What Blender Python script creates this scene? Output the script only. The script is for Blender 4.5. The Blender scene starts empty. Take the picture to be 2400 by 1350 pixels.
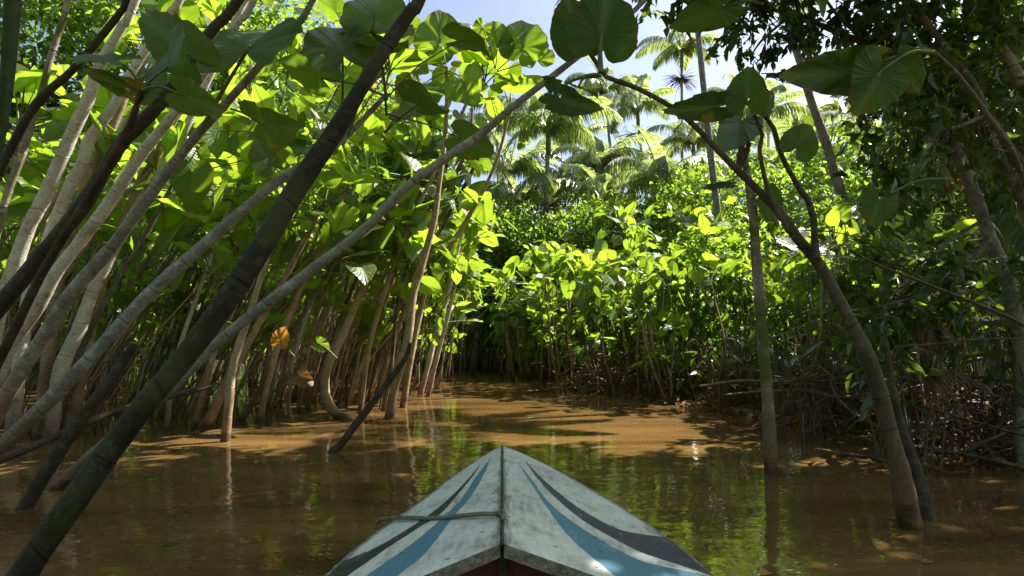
import bpy, math, random
import numpy as np
from mathutils import Vector

rng = np.random.default_rng(7)
random.seed(7)
U = lambda a, b: float(rng.uniform(a, b))
SC = bpy.context.scene
COL = SC.collection
R = math.radians
PI = math.pi

# ------------------------------------------------------------------ camera
F, H, HY = 1500.0, 0.9, 795.0            # focal length in photo pixels, eye height, horizon row
PITCH = math.atan((HY - 675) / F)
cam_d = bpy.data.cameras.new('camera')
cam = bpy.data.objects.new('camera', cam_d)
COL.objects.link(cam)
cam_d.sensor_width = 36
cam_d.lens = 36 * F / 2400
cam_d.clip_start = 0.02
cam_d.clip_end = 2000
cam.location = (0, 0, H)
cam.rotation_euler = (PI / 2 + PITCH, 0, 0)
SC.camera = cam
CP, SP = math.cos(PITCH), math.sin(PITCH)


def ray(px, py):
    a, b = (px - 1200) / F, (675 - py) / F
    return np.array([a, CP - b * SP, SP + b * CP])


def P(px, py, d):
    """world point seen at a photo pixel, d metres ahead of the eye"""
    r = ray(px, py)
    return np.array([0, 0, H]) + r * (d / r[1])


def W(px, py, z=0.0):
    """world point of that pixel on the water"""
    r = ray(px, py)
    return np.array([0, 0, H]) + r * ((z - H) / r[2])


def proj(p):
    x, y, z = p[0], p[1], p[2] - H
    dep = y * CP + z * SP
    up = -y * SP + z * CP
    return 1200 + F * x / dep, 675 - F * up / dep


def unit(v):
    v = np.asarray(v, float)
    return v / (np.linalg.norm(v) + 1e-9)


# ------------------------------------------------------------------ mesh helper
class MB:
    def __init__(s):
        s.v, s.f, s.uv, s.t, s.n = [], [], [], [], 0
        s.mi = []
        s.cur = 0

    def add(s, v, f, uv=None, tone=(0.5, 0.0)):
        v = np.asarray(v, float).reshape(-1, 3)
        k = len(v)
        s.v.append(v)
        s.f.extend([tuple(i + s.n for i in q) for q in f])
        s.uv.append(np.zeros((k, 2)) if uv is None else np.asarray(uv, float).reshape(-1, 2))
        t = np.zeros((k, 2))
        t[:] = tone
        s.t.append(t)
        s.n += k

    def mesh(s, name, mat, off=(0, 0, 0), smooth=True):
        v = np.concatenate(s.v) - np.asarray(off, float)
        m = bpy.data.meshes.new(name)
        m.from_pydata(v.tolist(), [], s.f)
        uv = np.concatenate(s.uv)
        li = np.empty(len(m.loops), np.int32)
        m.loops.foreach_get('vertex_index', li)
        lay = m.uv_layers.new(name='UVMap')
        lay.data.foreach_set('uv', uv[li].astype(np.float32).ravel())
        t = np.concatenate(s.t)
        at = m.attributes.new('tone', 'FLOAT_VECTOR', 'POINT')
        at.data.foreach_set('vector', np.column_stack([t, np.zeros(len(t))]).astype(np.float32).ravel())
        for q in (mat if isinstance(mat, (list, tuple)) else [mat]):
            m.materials.append(q)
        m.polygons.foreach_set('use_smooth', np.full(len(m.polygons), smooth))
        if s.mi:
            mi = np.zeros(len(m.polygons), np.int32)
            for a_, b_, k_ in s.mi: mi[a_:b_] = k_
            m.polygons.foreach_set('material_index', mi)
        m.update()
        return m

    def build(s, name, mat, parent=None, off=None, smooth=True):
        o_ = np.array(off) if off is not None else (np.array(parent.location) if parent else np.zeros(3))
        return link(name, s.mesh(name, mat, o_, smooth), parent, loc=None if parent else o_)


def link(name, data, parent=None, loc=None, rot=None, scale=None):
    o = bpy.data.objects.new(name, data)
    COL.objects.link(o)
    if parent:
        o.parent = parent
    if loc is not None:
        o.location = [float(c) for c in loc]
    if rot is not None:
        o.rotation_euler = rot
    if scale is not None:
        o.scale = (scale,) * 3 if np.isscalar(scale) else scale
    return o


def tag(o, label=None, cat=None, group=None, kind=None):
    if label: o['label'] = label
    if cat: o['category'] = cat
    if group: o['group'] = group
    if kind: o['kind'] = kind
    return o


def root(name, loc, label=None, cat=None, group=None):
    o = link(name, None, None, loc)
    o.empty_display_size = 0.1
    return tag(o, label, cat, group)


def catmull(pts, step):
    p = np.asarray(pts, float)
    if len(p) < 3:
        n = max(2, int(np.linalg.norm(p[-1, :3] - p[0, :3]) / step))
        return np.array([p[0] + (p[-1] - p[0]) * t for t in np.linspace(0, 1, n + 1)])
    q = np.vstack([2 * p[0] - p[1], p, 2 * p[-1] - p[-2]])
    out = []
    for i in range(1, len(q) - 2):
        a, b, c, d = q[i - 1], q[i], q[i + 1], q[i + 2]
        n = max(1, int(np.linalg.norm(c[:3] - b[:3]) / step))
        for t in np.arange(n) / n:
            out.append(0.5 * (2 * b + (c - a) * t + (2 * a - 5 * b + 4 * c - d) * t * t + (3 * b - a - 3 * c + d) * t ** 3))
    out.append(q[-2])
    return np.array(out)


def tube(mb, pts, rad, seg=8, tone=(0.5, 0), rough=0.0, node=0.0, cap=True):
    p = np.asarray(pts, float)
    n = len(p)
    rad = np.broadcast_to(np.asarray(rad, float), (n,)).copy()
    tg = np.gradient(p, axis=0)
    tg /= np.linalg.norm(tg, axis=1)[:, None] + 1e-9
    ln = np.concatenate([[0], np.cumsum(np.linalg.norm(np.diff(p, axis=0), axis=1))])
    if node:
        q = U(0, node)
        while q < ln[-1]:
            rad *= 1 + U(0.02, 0.085) * np.exp(-((ln - q) / U(0.010, 0.022)) ** 2)
            q += node * U(0.5, 1.5)
    if n > 12 and rough:
        kn = rng.normal(0, 1, max(4, int(ln[-1] / 0.22) + 2))
        rad *= 1 + 0.045 * np.interp(ln, np.linspace(0, ln[-1], len(kn)), kn)
    ref = np.array([0, 0, 1.0]) if abs(tg[0][2]) < 0.9 else np.array([1.0, 0, 0])
    s = unit(np.cross(tg[0], ref))
    ang = np.linspace(0, 2 * PI, seg + 1)
    vs, uv = [], []
    for i in range(n):
        s = unit(s - tg[i] * np.dot(s, tg[i]))
        b = np.cross(tg[i], s)
        rr = np.full(seg + 1, rad[i])
        if rough:
            k = rng.normal(0, rough, seg)
            rr[:seg] *= 1 + k
            rr[seg] = rr[0]
        vs.append(p[i] + np.cos(ang)[:, None] * s * rr[:, None] + np.sin(ang)[:, None] * b * rr[:, None])
        uv.append(np.column_stack([ang / (2 * PI), np.full(seg + 1, ln[i])]))
    vs, uv = np.concatenate(vs), np.concatenate(uv)
    w = seg + 1
    fs = [(i * w + j, i * w + j + 1, (i + 1) * w + j + 1, (i + 1) * w + j) for i in range(n - 1) for j in range(seg)]
    if cap:
        fs.append(tuple((n - 1) * w + j for j in range(seg)))
        fs.append(tuple(reversed(range(seg))))
    mb.add(vs, fs, uv, tone)


# ------------------------------------------------------------------ materials
def new_mat(name):
    m = bpy.data.materials.new(name)
    m.use_nodes = True
    nt = m.node_tree
    nt.nodes.clear()
    return m, nt


def N(nt, typ, **kw):
    n = nt.nodes.new(typ)
    for k, v in kw.items():
        if k.startswith('i_'):
            n.inputs[k[2:].replace('_', ' ')].default_value = v
        elif k.startswith('n_'):
            n.inputs[int(k[2:])].default_value = v
        else:
            setattr(n, k, v)
    return n


def L(nt, a, b):
    nt.links.new(a, b)


def ramp(nt, stops, interp='LINEAR'):
    n = nt.nodes.new('ShaderNodeValToRGB')
    n.color_ramp.interpolation = interp
    e = n.color_ramp.elements
    while len(e) < len(stops):
        e.new(0.5)
    for q, (p, c) in zip(e, stops):
        q.position = p
        q.color = (*c, 1) if len(c) == 3 else c
    return n


def math_n(nt, op, a, b=None, clamp=False):
    n = nt.nodes.new('ShaderNodeMath')
    n.operation = op
    n.use_clamp = clamp
    for i, x in enumerate((a, b)):
        if x is None: continue
        if isinstance(x, (int, float)):
            n.inputs[i].default_value = x
        else:
            L(nt, x, n.inputs[i])
    return n.outputs[0]


def mixc(nt, fac, a, b, mode='MIX'):
    n = nt.nodes.new('ShaderNodeMix')
    n.data_type = 'RGBA'
    n.blend_type = mode
    for s, x in ((n.inputs[0], fac), (n.inputs[6], a), (n.inputs[7], b)):
        if isinstance(x, (int, float)):
            s.default_value = x
        elif isinstance(x, tuple):
            s.default_value = (*x, 1)
        else:
            L(nt, x, s)
    return n.outputs[2]


def leaf_mat(name, greens, trans, veins=0.0, rough=0.38, tfac=0.5, spots=True, spec=0.5):
    """greens: ramp of blade colours, trans: colour of light that passes the blade; old leaves turn yellow then brown"""
    m, nt = new_mat(name)
    out = N(nt, 'ShaderNodeOutputMaterial')
    at = N(nt, 'ShaderNodeAttribute', attribute_name='tone')
    sep = N(nt, 'ShaderNodeSeparateXYZ')
    L(nt, at.outputs['Vector'], sep.inputs[0])
    oi = N(nt, 'ShaderNodeObjectInfo')
    r = math_n(nt, 'FRACT', math_n(nt, 'ADD', sep.outputs[0], oi.outputs['Random']))
    cr = ramp(nt, [(i / (len(greens) - 1), g) for i, g in enumerate(greens)])
    L(nt, r, cr.inputs[0])
    col = cr.outputs[0]
    tcr = ramp(nt, [(0, tuple(c * 0.45 for c in trans)), (0.5, trans), (1, tuple(c * 1.12 for c in trans))])
    L(nt, r, tcr.inputs[0])
    tcol = tcr.outputs[0]
    tc = N(nt, 'ShaderNodeTexCoord')
    no = N(nt, 'ShaderNodeTexNoise', i_Scale=9.0, i_Detail=4.0)
    L(nt, tc.outputs['Object'], no.inputs['Vector'])
    if spots:
        yel = math_n(nt, 'MULTIPLY', sep.outputs[1], 1.0)
        amt = math_n(nt, 'ADD', yel, math_n(nt, 'MULTIPLY', math_n(nt, 'SUBTRACT', no.outputs['Fac'], 0.62), 2.2), True)
        yr = ramp(nt, [(0.0, (0, 0, 0)), (0.25, (0, 0, 0)), (0.6, (1, 1, 1))])
        L(nt, amt, yr.inputs[0])
        old = ramp(nt, [(0.3, (0.28, 0.25, 0.03)), (0.75, (0.30, 0.15, 0.025)), (1.0, (0.14, 0.06, 0.02))])
        L(nt, amt, old.inputs[0])
        oldt = ramp(nt, [(0.3, (0.55, 0.5, 0.03)), (0.75, (0.42, 0.2, 0.02)), (1.0, (0.15, 0.06, 0.015))])
        L(nt, amt, oldt.inputs[0])
        col = mixc(nt, yr.outputs[0], col, old.outputs[0])
        tcol = mixc(nt, yr.outputs[0], tcol, oldt.outputs[0])
    mot = math_n(nt, 'MULTIPLY_ADD', no.outputs['Fac'], 0.7)
    nt.nodes[-1].inputs[2].default_value = 0.65
    col = mixc(nt, 1.0, col, mot, 'MULTIPLY')
    tcol = mixc(nt, 1.0, tcol, mot, 'MULTIPLY')
    bs = N(nt, 'ShaderNodeBsdfPrincipled', i_Roughness=rough)
    bs.inputs['Specular IOR Level'].default_value = spec
    tr = N(nt, 'ShaderNodeBsdfTranslucent')
    if veins:
        uv = N(nt, 'ShaderNodeUVMap')
        su = N(nt, 'ShaderNodeSeparateXYZ')
        L(nt, uv.outputs[0], su.inputs[0])
        a = math_n(nt, 'ABSOLUTE', math_n(nt, 'SUBTRACT', su.outputs[0], 0.5))
        # side veins fan out and bend towards the tip
        fan = math_n(nt, 'SUBTRACT', math_n(nt, 'POWER', a, 0.8), math_n(nt, 'MULTIPLY', su.outputs[1], 0.045))
        w = math_n(nt, 'ABSOLUTE', math_n(nt, 'SUBTRACT', math_n(nt, 'FRACT', math_n(nt, 'MULTIPLY', fan, 26.0)), 0.5))
        vr = ramp(nt, [(0.0, (1, 1, 1)), (0.10, (0, 0, 0))])
        L(nt, w, vr.inputs[0])
        mid = ramp(nt, [(0.0, (1, 1, 1)), (0.02, (0, 0, 0))])
        L(nt, math_n(nt, 'MULTIPLY', a, su.outputs[1]), mid.inputs[0])
        vm = math_n(nt, 'MULTIPLY', math_n(nt, 'ADD', math_n(nt, 'MULTIPLY', vr.outputs[0], 0.55), mid.outputs[0], True), veins)
        eg = ramp(nt, [(0.86, (0, 0, 0)), (1.02, (1, 1, 1))])
        L(nt, math_n(nt, 'ADD', su.outputs[1], math_n(nt, 'MULTIPLY', math_n(nt, 'SUBTRACT', no.outputs['Fac'], 0.56), 0.9)), eg.inputs[0])
        col = mixc(nt, math_n(nt, 'MULTIPLY', eg.outputs[0], 0.7), col, (0.16, 0.09, 0.03))
        tcol = mixc(nt, math_n(nt, 'MULTIPLY', eg.outputs[0], 0.7), tcol, (0.3, 0.16, 0.02))
        col = mixc(nt, vm, col, (0.20, 0.26, 0.09))
        tcol = mixc(nt, vm, tcol, (0.10, 0.17, 0.02))
        bump = N(nt, 'ShaderNodeBump', i_Strength=0.5, i_Distance=0.01)
        L(nt, math_n(nt, 'ADD', math_n(nt, 'MULTIPLY', w, -1.0), no.outputs['Fac']), bump.inputs['Height'])
        L(nt, bump.outputs[0], bs.inputs['Normal'])
    L(nt, col, bs.inputs['Base Color'])
    L(nt, tcol, tr.inputs[0])
    mx = N(nt, 'ShaderNodeMixShader', n_0=tfac)
    L(nt, bs.outputs[0], mx.inputs[1])
    L(nt, tr.outputs[0], mx.inputs[2])
    L(nt, mx.outputs[0], out.inputs[0])
    return m


def stem_mat(name, c_dark, c_mid, c_pale, ring=4.0, moss=0.0, mud=True, rough=0.75, scale=6.0):
    m, nt = new_mat(name)
    out = N(nt, 'ShaderNodeOutputMaterial')
    bs = N(nt, 'ShaderNodeBsdfPrincipled', i_Roughness=rough)
    bs.inputs['Specular IOR Level'].default_value = 0.3
    geo = N(nt, 'ShaderNodeNewGeometry')
    oi = N(nt, 'ShaderNodeObjectInfo')
    no = N(nt, 'ShaderNodeTexNoise', i_Scale=scale, i_Detail=6.0, i_Roughness=0.65)
    L(nt, geo.outputs['Position'], no.inputs['Vector'])
    fine = N(nt, 'ShaderNodeTexNoise', i_Scale=scale * 9, i_Detail=5.0, i_Roughness=0.7)
    L(nt, geo.outputs['Position'], fine.inputs['Vector'])
    cr = ramp(nt, [(0.3, c_dark), (0.5, c_mid), (0.68, c_pale)])
    f = math_n(nt, 'ADD', math_n(nt, 'MULTIPLY', no.outputs['Fac'], 0.8), math_n(nt, 'MULTIPLY', math_n(nt, 'SUBTRACT', oi.outputs['Random'], 0.5), 0.16))
    f = math_n(nt, 'ADD', f, math_n(nt, 'MULTIPLY', fine.outputs['Fac'], 0.2))
    L(nt, f, cr.inputs[0])
    col = cr.outputs[0]
    spk = ramp(nt, [(0.36, (0.35, 0.32, 0.28)), (0.46, (1, 1, 1))])
    L(nt, fine.outputs['Fac'], spk.inputs[0])
    col = mixc(nt, 0.7, col, spk.outputs[0], 'MULTIPLY')
    h = math_n(nt, 'MULTIPLY', fine.outputs['Fac'], 0.5)
    if ring:
        uv = N(nt, 'ShaderNodeUVMap')
        su = N(nt, 'ShaderNodeSeparateXYZ')
        L(nt, uv.outputs[0], su.inputs[0])
        n1d = N(nt, 'ShaderNodeTexNoise', noise_dimensions='1D', i_Scale=1.3, i_Detail=1.0)
        L(nt, su.outputs[1], n1d.inputs['W'])
        slow = N(nt, 'ShaderNodeTexNoise', i_Scale=7.0, i_Detail=0.0)
        L(nt, geo.outputs['Position'], slow.inputs['Vector'])
        wob = math_n(nt, 'ADD', math_n(nt, 'MULTIPLY', n1d.outputs['Fac'], 2.2), math_n(nt, 'MULTIPLY', slow.outputs['Fac'], 0.22))
        fr = math_n(nt, 'FRACT', math_n(nt, 'ADD', math_n(nt, 'MULTIPLY', su.outputs[1], ring), wob))
        d = math_n(nt, 'ABSOLUTE', math_n(nt, 'SUBTRACT', fr, 0.5))
        rr = ramp(nt, [(0.0, (1, 1, 1)), (0.022, (0, 0, 0))])
        L(nt, d, rr.inputs[0])
        rp = ramp(nt, [(0.03, (0, 0, 0)), (0.05, (1, 1, 1)), (0.09, (0, 0, 0))])
        L(nt, d, rp.inputs[0])
        col = mixc(nt, math_n(nt, 'MULTIPLY', rr.outputs[0], 0.42), col, tuple(c * 0.45 for c in c_dark))
        col = mixc(nt, math_n(nt, 'MULTIPLY', rp.outputs[0], 0.28), col, tuple(min(0.7, c * 1.25) for c in c_pale))
        h = math_n(nt, 'ADD', h, math_n(nt, 'MULTIPLY', rr.outputs[0], 0.8))
    lic = N(nt, 'ShaderNodeTexNoise', i_Scale=scale * 2.6, i_Detail=6.0, i_Roughness=0.72)
    L(nt, geo.outputs['Position'], lic.inputs['Vector'])
    lr_ = ramp(nt, [(0.565, (0, 0, 0)), (0.60, (1, 1, 1))])
    L(nt, lic.outputs['Fac'], lr_.inputs[0])
    col = mixc(nt, math_n(nt, 'MULTIPLY', lr_.outputs[0], 0.5), col, tuple(min(0.6, c * 1.3) for c in c_pale))
    dk = ramp(nt, [(0.36, (1, 1, 1)), (0.41, (0, 0, 0))])
    L(nt, lic.outputs['Fac'], dk.inputs[0])
    col = mixc(nt, math_n(nt, 'MULTIPLY', dk.outputs[0], 0.55), col, tuple(c * 0.5 for c in c_dark))
    if moss:
        mn = N(nt, 'ShaderNodeTexNoise', i_Scale=3.2, i_Detail=5.0)
        L(nt, geo.outputs['Position'], mn.inputs['Vector'])
        mr = ramp(nt, [(0.5, (0, 0, 0)), (0.62, (1, 1, 1))])
        L(nt, mn.outputs['Fac'], mr.inputs[0])
        col = mixc(nt, math_n(nt, 'MULTIPLY', mr.outputs[0], moss), col, (0.10, 0.115, 0.02))
    if mud:   # silt left by high water on the foot of the stems
        sp = N(nt, 'ShaderNodeSeparateXYZ')
        L(nt, geo.outputs['Position'], sp.inputs[0])
        z = math_n(nt, 'ADD', sp.outputs[2], math_n(nt, 'MULTIPLY', no.outputs['Fac'], 0.5))
        zr = ramp(nt, [(0.35, (1, 1, 1)), (0.95, (0, 0, 0))])
        L(nt, z, zr.inputs[0])
        col = mixc(nt, math_n(nt, 'MULTIPLY', zr.outputs[0], 0.85), col, mixc(nt, fine.outputs['Fac'], (0.10, 0.055, 0.03), (0.27, 0.155, 0.085)))
        wet = ramp(nt, [(0.28, (1, 1, 1)), (0.33, (0, 0, 0))])
        L(nt, z, wet.inputs[0])
        col = mixc(nt, math_n(nt, 'MULTIPLY', wet.outputs[0], 0.7), col, (0.03, 0.02, 0.012))
    bump = N(nt, 'ShaderNodeBump', i_Strength=0.6, i_Distance=0.012)
    L(nt, h, bump.inputs['Height'])
    L(nt, bump.outputs[0], bs.inputs['Normal'])
    L(nt, col, bs.inputs['Base Color'])
    L(nt, bs.outputs[0], out.inputs[0])
    return m


LEAF = leaf_mat('arum_leaf', [(0.028, 0.075, 0.014), (0.05, 0.115, 0.018), (0.085, 0.15, 0.022), (0.04, 0.10, 0.03)], (0.36, 0.58, 0.03), veins=0.8, rough=0.36, tfac=0.54)
LEAF_BIG = leaf_mat('big_arum_leaf', [(0.03, 0.075, 0.018), (0.045, 0.10, 0.022), (0.07, 0.12, 0.022)], (0.20, 0.36, 0.02), veins=0.65, rough=0.5, tfac=0.32, spec=0.2)
LEAF_SMALL = leaf_mat('small_leaf', [(0.03, 0.08, 0.012), (0.06, 0.13, 0.02), (0.10, 0.17, 0.025)], (0.36, 0.57, 0.04), rough=0.35, tfac=0.5, spots=False)
LEAF_DARK = leaf_mat('glossy_tree_leaf', [(0.018, 0.045, 0.012), (0.03, 0.07, 0.015), (0.05, 0.09, 0.02)], (0.20, 0.30, 0.02), rough=0.3, tfac=0.33, spots=False)
PALM = leaf_mat('palm_leaflet', [(0.07, 0.12, 0.045), (0.10, 0.155, 0.07), (0.13, 0.18, 0.09)], (0.48, 0.60, 0.16), rough=0.24, tfac=0.45, spots=False, spec=1.0)
PALM_YEL = leaf_mat('young_palm_leaflet', [(0.20, 0.24, 0.03), (0.26, 0.30, 0.03)], (0.55, 0.60, 0.03), rough=0.4, tfac=0.5, spots=False)
DRY = leaf_mat('dry_leaf', [(0.13, 0.075, 0.035), (0.20, 0.12, 0.06), (0.10, 0.055, 0.03)], (0.35, 0.17, 0.04), rough=0.6, tfac=0.3, spots=False)
ORANGE = leaf_mat('orange_dead_leaf', [(0.42, 0.17, 0.02), (0.5, 0.25, 0.03)], (0.55, 0.24, 0.02), rough=0.5, tfac=0.4, spots=False)
GREY_LEAF = leaf_mat('bluish_lance_leaf', [(0.05, 0.085, 0.05), (0.08, 0.12, 0.08)], (0.2, 0.3, 0.06), rough=0.25, tfac=0.3, spots=False, spec=0.8)

S_PALE = stem_mat('pale_stem_bark', (0.27, 0.235, 0.19), (0.47, 0.44, 0.39), (0.60, 0.57, 0.52), ring=4.2)
S_TAN = stem_mat('tan_stem_bark', (0.20, 0.13, 0.075), (0.35, 0.26, 0.165), (0.46, 0.37, 0.26), ring=5.0)
S_GREY = stem_mat('grey_stem_bark', (0.15, 0.14, 0.12), (0.27, 0.265, 0.245), (0.38, 0.37, 0.35), ring=3.4)
S_OLIVE = stem_mat('olive_stem_bark', (0.05, 0.045, 0.03), (0.12, 0.11, 0.075), (0.2, 0.19, 0.15), ring=3.6, moss=0.3)
S_BLACK = stem_mat('blackish_stem_bark', (0.014, 0.012, 0.009), (0.032, 0.028, 0.02), (0.06, 0.055, 0.042), ring=3.2, moss=0.25, mud=False)
S_BROWN = stem_mat('brown_stem_bark', (0.035, 0.027, 0.018), (0.085, 0.068, 0.046), (0.14, 0.12, 0.09), ring=3.6, moss=0.2)
S_STALK = stem_mat('dark_green_stalk', (0.010, 0.018, 0.005), (0.018, 0.034, 0.009), (0.03, 0.05, 0.014), ring=0, mud=False)
S_DARK = stem_mat('dark_wet_bark', (0.02, 0.014, 0.01), (0.05, 0.036, 0.025), (0.10, 0.075, 0.055), ring=0, mud=False, scale=9)
S_MOSS = stem_mat('lichen_bark', (0.12, 0.09, 0.06), (0.27, 0.22, 0.16), (0.44, 0.40, 0.33), ring=2.2, moss=0.95)
S_TREE = stem_mat('tree_bark', (0.05, 0.038, 0.028), (0.12, 0.095, 0.07), (0.28, 0.25, 0.21), ring=0, moss=0.3, mud=False, scale=5)
S_PALM = stem_mat('palm_trunk_bark', (0.12, 0.10, 0.08), (0.25, 0.22, 0.18), (0.38, 0.35, 0.31), ring=3.0, mud=False)
S_TWIG = stem_mat('twig_bark', (0.05, 0.035, 0.025), (0.13, 0.09, 0.06), (0.24, 0.18, 0.13), ring=0, mud=False, scale=12)
S_PET = stem_mat('green_stalk', (0.06, 0.085, 0.025), (0.10, 0.14, 0.04), (0.16, 0.19, 0.07), ring=0, mud=False, rough=0.45)


# ------------------------------------------------------------------ leaf shapes
HEART = np.array([(0, -0.03), (0.055, -0.20), (0.15, -0.36), (0.30, -0.41), (0.45, -0.33), (0.545, -0.14), (0.565, 0.08), (0.51, 0.33), (0.385, 0.60), (0.20, 0.84), (0.0, 1.0)])


def heart(Lh, wid=1.0, seg=9, rings=2, fold=0.12, droop=0.2, rip=0.03, ragged=0.02):
    """heart-shaped blade, stalk at the origin, tip along +Y, upper face +Z"""
    o = catmull(np.column_stack([HEART, np.zeros(len(HEART))]), 0.02)[:, :2]
    ln = np.concatenate([[0], np.cumsum(np.linalg.norm(np.diff(o, axis=0), axis=1))])
    t = np.linspace(0, ln[-1], seg)
    hx, hy = np.interp(t, ln, o[:, 0]), np.interp(t, ln, o[:, 1])
    X = np.concatenate([hx, -hx[::-1][1:]])
    Y = np.concatenate([hy, hy[::-1][1:]])
    n = len(X)
    rag = 1 + rng.normal(0, ragged, n)
    X, Y = X * rag * wid, Y * rag
    th = np.arctan2(X, Y)
    th[0], th[-1] = PI, -PI
    ph = U(0, 6)
    V, UVs = [], []
    for k in range(1, rings + 1):
        s = k / rings
        x, y = X * s, Y * s
        r2 = x * x + y * y
        z = fold * np.abs(x) - droop * np.where(y > 0, y * y, 0.5 * y * y) + rip * np.sin(th * 5 + ph) * r2 * 2 + rip * 0.7 * np.sin(th * 11 + ph * 2) * s * s
        V.append(np.column_stack([x, y, z]))
        UVs.append(np.column_stack([th / (2 * PI) + 0.5, np.full(n, s)]))
    V = np.concatenate(V + [np.zeros((n, 3))])
    UVs = np.concatenate(UVs + [np.column_stack([th / (2 * PI) + 0.5, np.zeros(n)])])
    c0 = rings * n
    fs = [(c0 + j, j + 1, j) for j in range(n - 1)]
    for k in range(rings - 1):
        fs += [(k * n + j, k * n + j + 1, (k + 1) * n + j + 1, (k + 1) * n + j) for j in range(n - 1)]
    return V * Lh, fs, UVs


def frame(tip, nrm):
    t = unit(tip)
    s = unit(np.cross(t, nrm))
    n = np.cross(s, t)
    return np.array([s, t, n])      # rows


def add_leaf(mb, at, tip, nrm, Lh, tone=(0.5, 0), **kw):
    bites = kw.pop('bites', 0)
    v, f, uv = heart(Lh, **kw)
    for _ in range(bites):
        i = int(U(0, len(v)))
        c, rr_ = v[i], Lh * U(0.012, 0.04)
        f = [q for q in f if np.linalg.norm(v[list(q)].mean(0) - c) > rr_]
    mb.add(v @ frame(tip, nrm) + np.asarray(at), f, uv, tone)


def lance(mb, at, tip, nrm, Lh, w, tone=(0.5, 0), droop=0.25, n=4):
    """narrow leaf, folded along the midrib"""
    t = np.linspace(0, 1, n + 1)
    half = w * np.sin(PI * np.clip(t * 0.93 + 0.05, 0, 1)) ** 0.8
    V = []
    for a, hw in zip(t, half):
        z = -droop * a * a
        V += [(-hw, a, z + hw * 0.35), (0, a, z), (hw, a, z + hw * 0.35)]
    f = []
    for i in range(n):
        b = i * 3
        f += [(b, b + 1, b + 4, b + 3), (b + 1, b + 2, b + 5, b + 4)]
    uv = [(0.5, a) for a in t for _ in range(3)]
    mb.add((np.array(V) * Lh) @ frame(tip, nrm) + np.asarray(at), f, uv, tone)


def leaf_cloud(mb, C, T, size, aspect=0.42, yellow=0.0):
    """many small leaves at once: C centres, T directions"""
    k = len(C)
    T = T / (np.linalg.norm(T, axis=1)[:, None] + 1e-9)
    up = rng.normal(0, 0.5, (k, 3)) + np.array([0, 0, 1.0])
    S = np.cross(T, up)
    S /= np.linalg.norm(S, axis=1)[:, None] + 1e-9
    Nn = np.cross(S, T)
    Ls = (size * rng.uniform(0.6, 1.25, k))[:, None]
    w = Ls * aspect * 0.5
    a = C
    b = C + T * Ls * 0.42 + S * w + Nn * w * 0.4
    c = C + T * Ls - Nn * Ls * 0.15
    d = C + T * Ls * 0.42 - S * w + Nn * w * 0.4
    e = C + T * Ls * 0.45
    V = np.stack([a, b, c, d, e], 1).reshape(-1, 3)
    i = np.arange(k) * 5
    f = np.concatenate([np.column_stack([i, i + 1, i + 4]), np.column_stack([i + 1, i + 2, i + 4]), np.column_stack([i + 4, i + 2, i + 3]), np.column_stack([i, i + 4, i + 3])])
    tn = np.repeat(np.column_stack([rng.random(k), np.full(k, yellow)]), 5, axis=0)
    mb.v.append(V)
    mb.f.extend([tuple(q) for q in (f + mb.n).tolist()])
    mb.uv.append(np.zeros((k * 5, 2)))
    mb.t.append(tn)
    mb.n += k * 5


# ------------------------------------------------------------------ arum crowns (shared meshes)
def crown_mesh(n, Lr, pr, seg, rings, mat, name='crown', spread=1.0):
    mb = MB()
    st = MB()
    for i in range(n):
        az = i * 2.4 + U(-0.4, 0.4)
        el = R(U(25, 82)) if i > n * 0.25 else R(U(-15, 30))
        d0 = np.array([math.cos(az) * math.cos(el) * spread, math.sin(az) * math.cos(el) * spread, math.sin(el)])
        pl = U(*pr)
        b = np.array([0, 0, -U(0, 0.35)])
        p1 = b + d0 * pl * 0.55
        d1 = unit(d0 + np.array([math.cos(az), math.sin(az), -0.35]) * 0.35)
        p2 = p1 + d1 * pl * 0.5
        path = catmull([b, p1, p2], pl / 4)
        Lh = U(*Lr)
        # blade: held erect, flat or hanging
        tl = rng.choice([0.0, -0.7, -1.3, -2.0], p=[0.36, 0.28, 0.2, 0.16]) + U(-0.35, 0.35)
        e1 = math.asin(np.clip(d1[2], -1, 1)) + tl
        az2 = az + U(-0.7, 0.7)
        tip = np.array([math.cos(az2) * math.cos(e1), math.sin(az2) * math.cos(e1), math.sin(e1)])
        nr = np.array([-math.cos(az2) * math.sin(e1), -math.sin(az2) * math.sin(e1), math.cos(e1)]) + rng.normal(0, 0.35, 3)
        tone = (U(0, 1), max(0.0, U(-0.5, 0.42)) if U(0, 1) < 0.96 else U(0.4, 0.7))
        tube(st, path, np.linspace(0.011, 0.006, len(path)) * Lh / 0.35, seg=4, cap=False)
        add_leaf(mb, p2, tip, nr, Lh, tone, wid=U(0.85, 1.15), seg=seg, rings=rings, fold=U(0.0, 0.3), droop=U(0.0, 0.4), rip=U(0.02, 0.06), ragged=0.03)
    nf = len(mb.f)
    for v, t, u in zip(st.v, st.t, st.uv):
        pass
    k = mb.n
    mb.f.extend([tuple(i + k for i in q) for q in st.f])
    mb.v += st.v; mb.uv += st.uv; mb.t += st.t; mb.n += st.n
    me = mb.mesh(name, [mat, S_PET])
    idx = np.zeros(len(me.polygons), np.int32)
    idx[nf:] = 1
    me.polygons.foreach_set('material_index', idx)
    return me


CROWNS = [crown_mesh(int(U(9, 13)), (0.2, 0.38), (0.3, 0.7), 8, 2, LEAF) for _ in range(10)]
CROWNS_FAR = [crown_mesh(int(U(11, 16)), (0.20, 0.36), (0.3, 0.8), 7, 1, LEAF) for _ in range(10)]
CROWNS_BIG = [crown_mesh(8, (0.28, 0.42), (0.4, 0.75), 12, 3, LEAF_BIG) for _ in range(4)]


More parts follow.
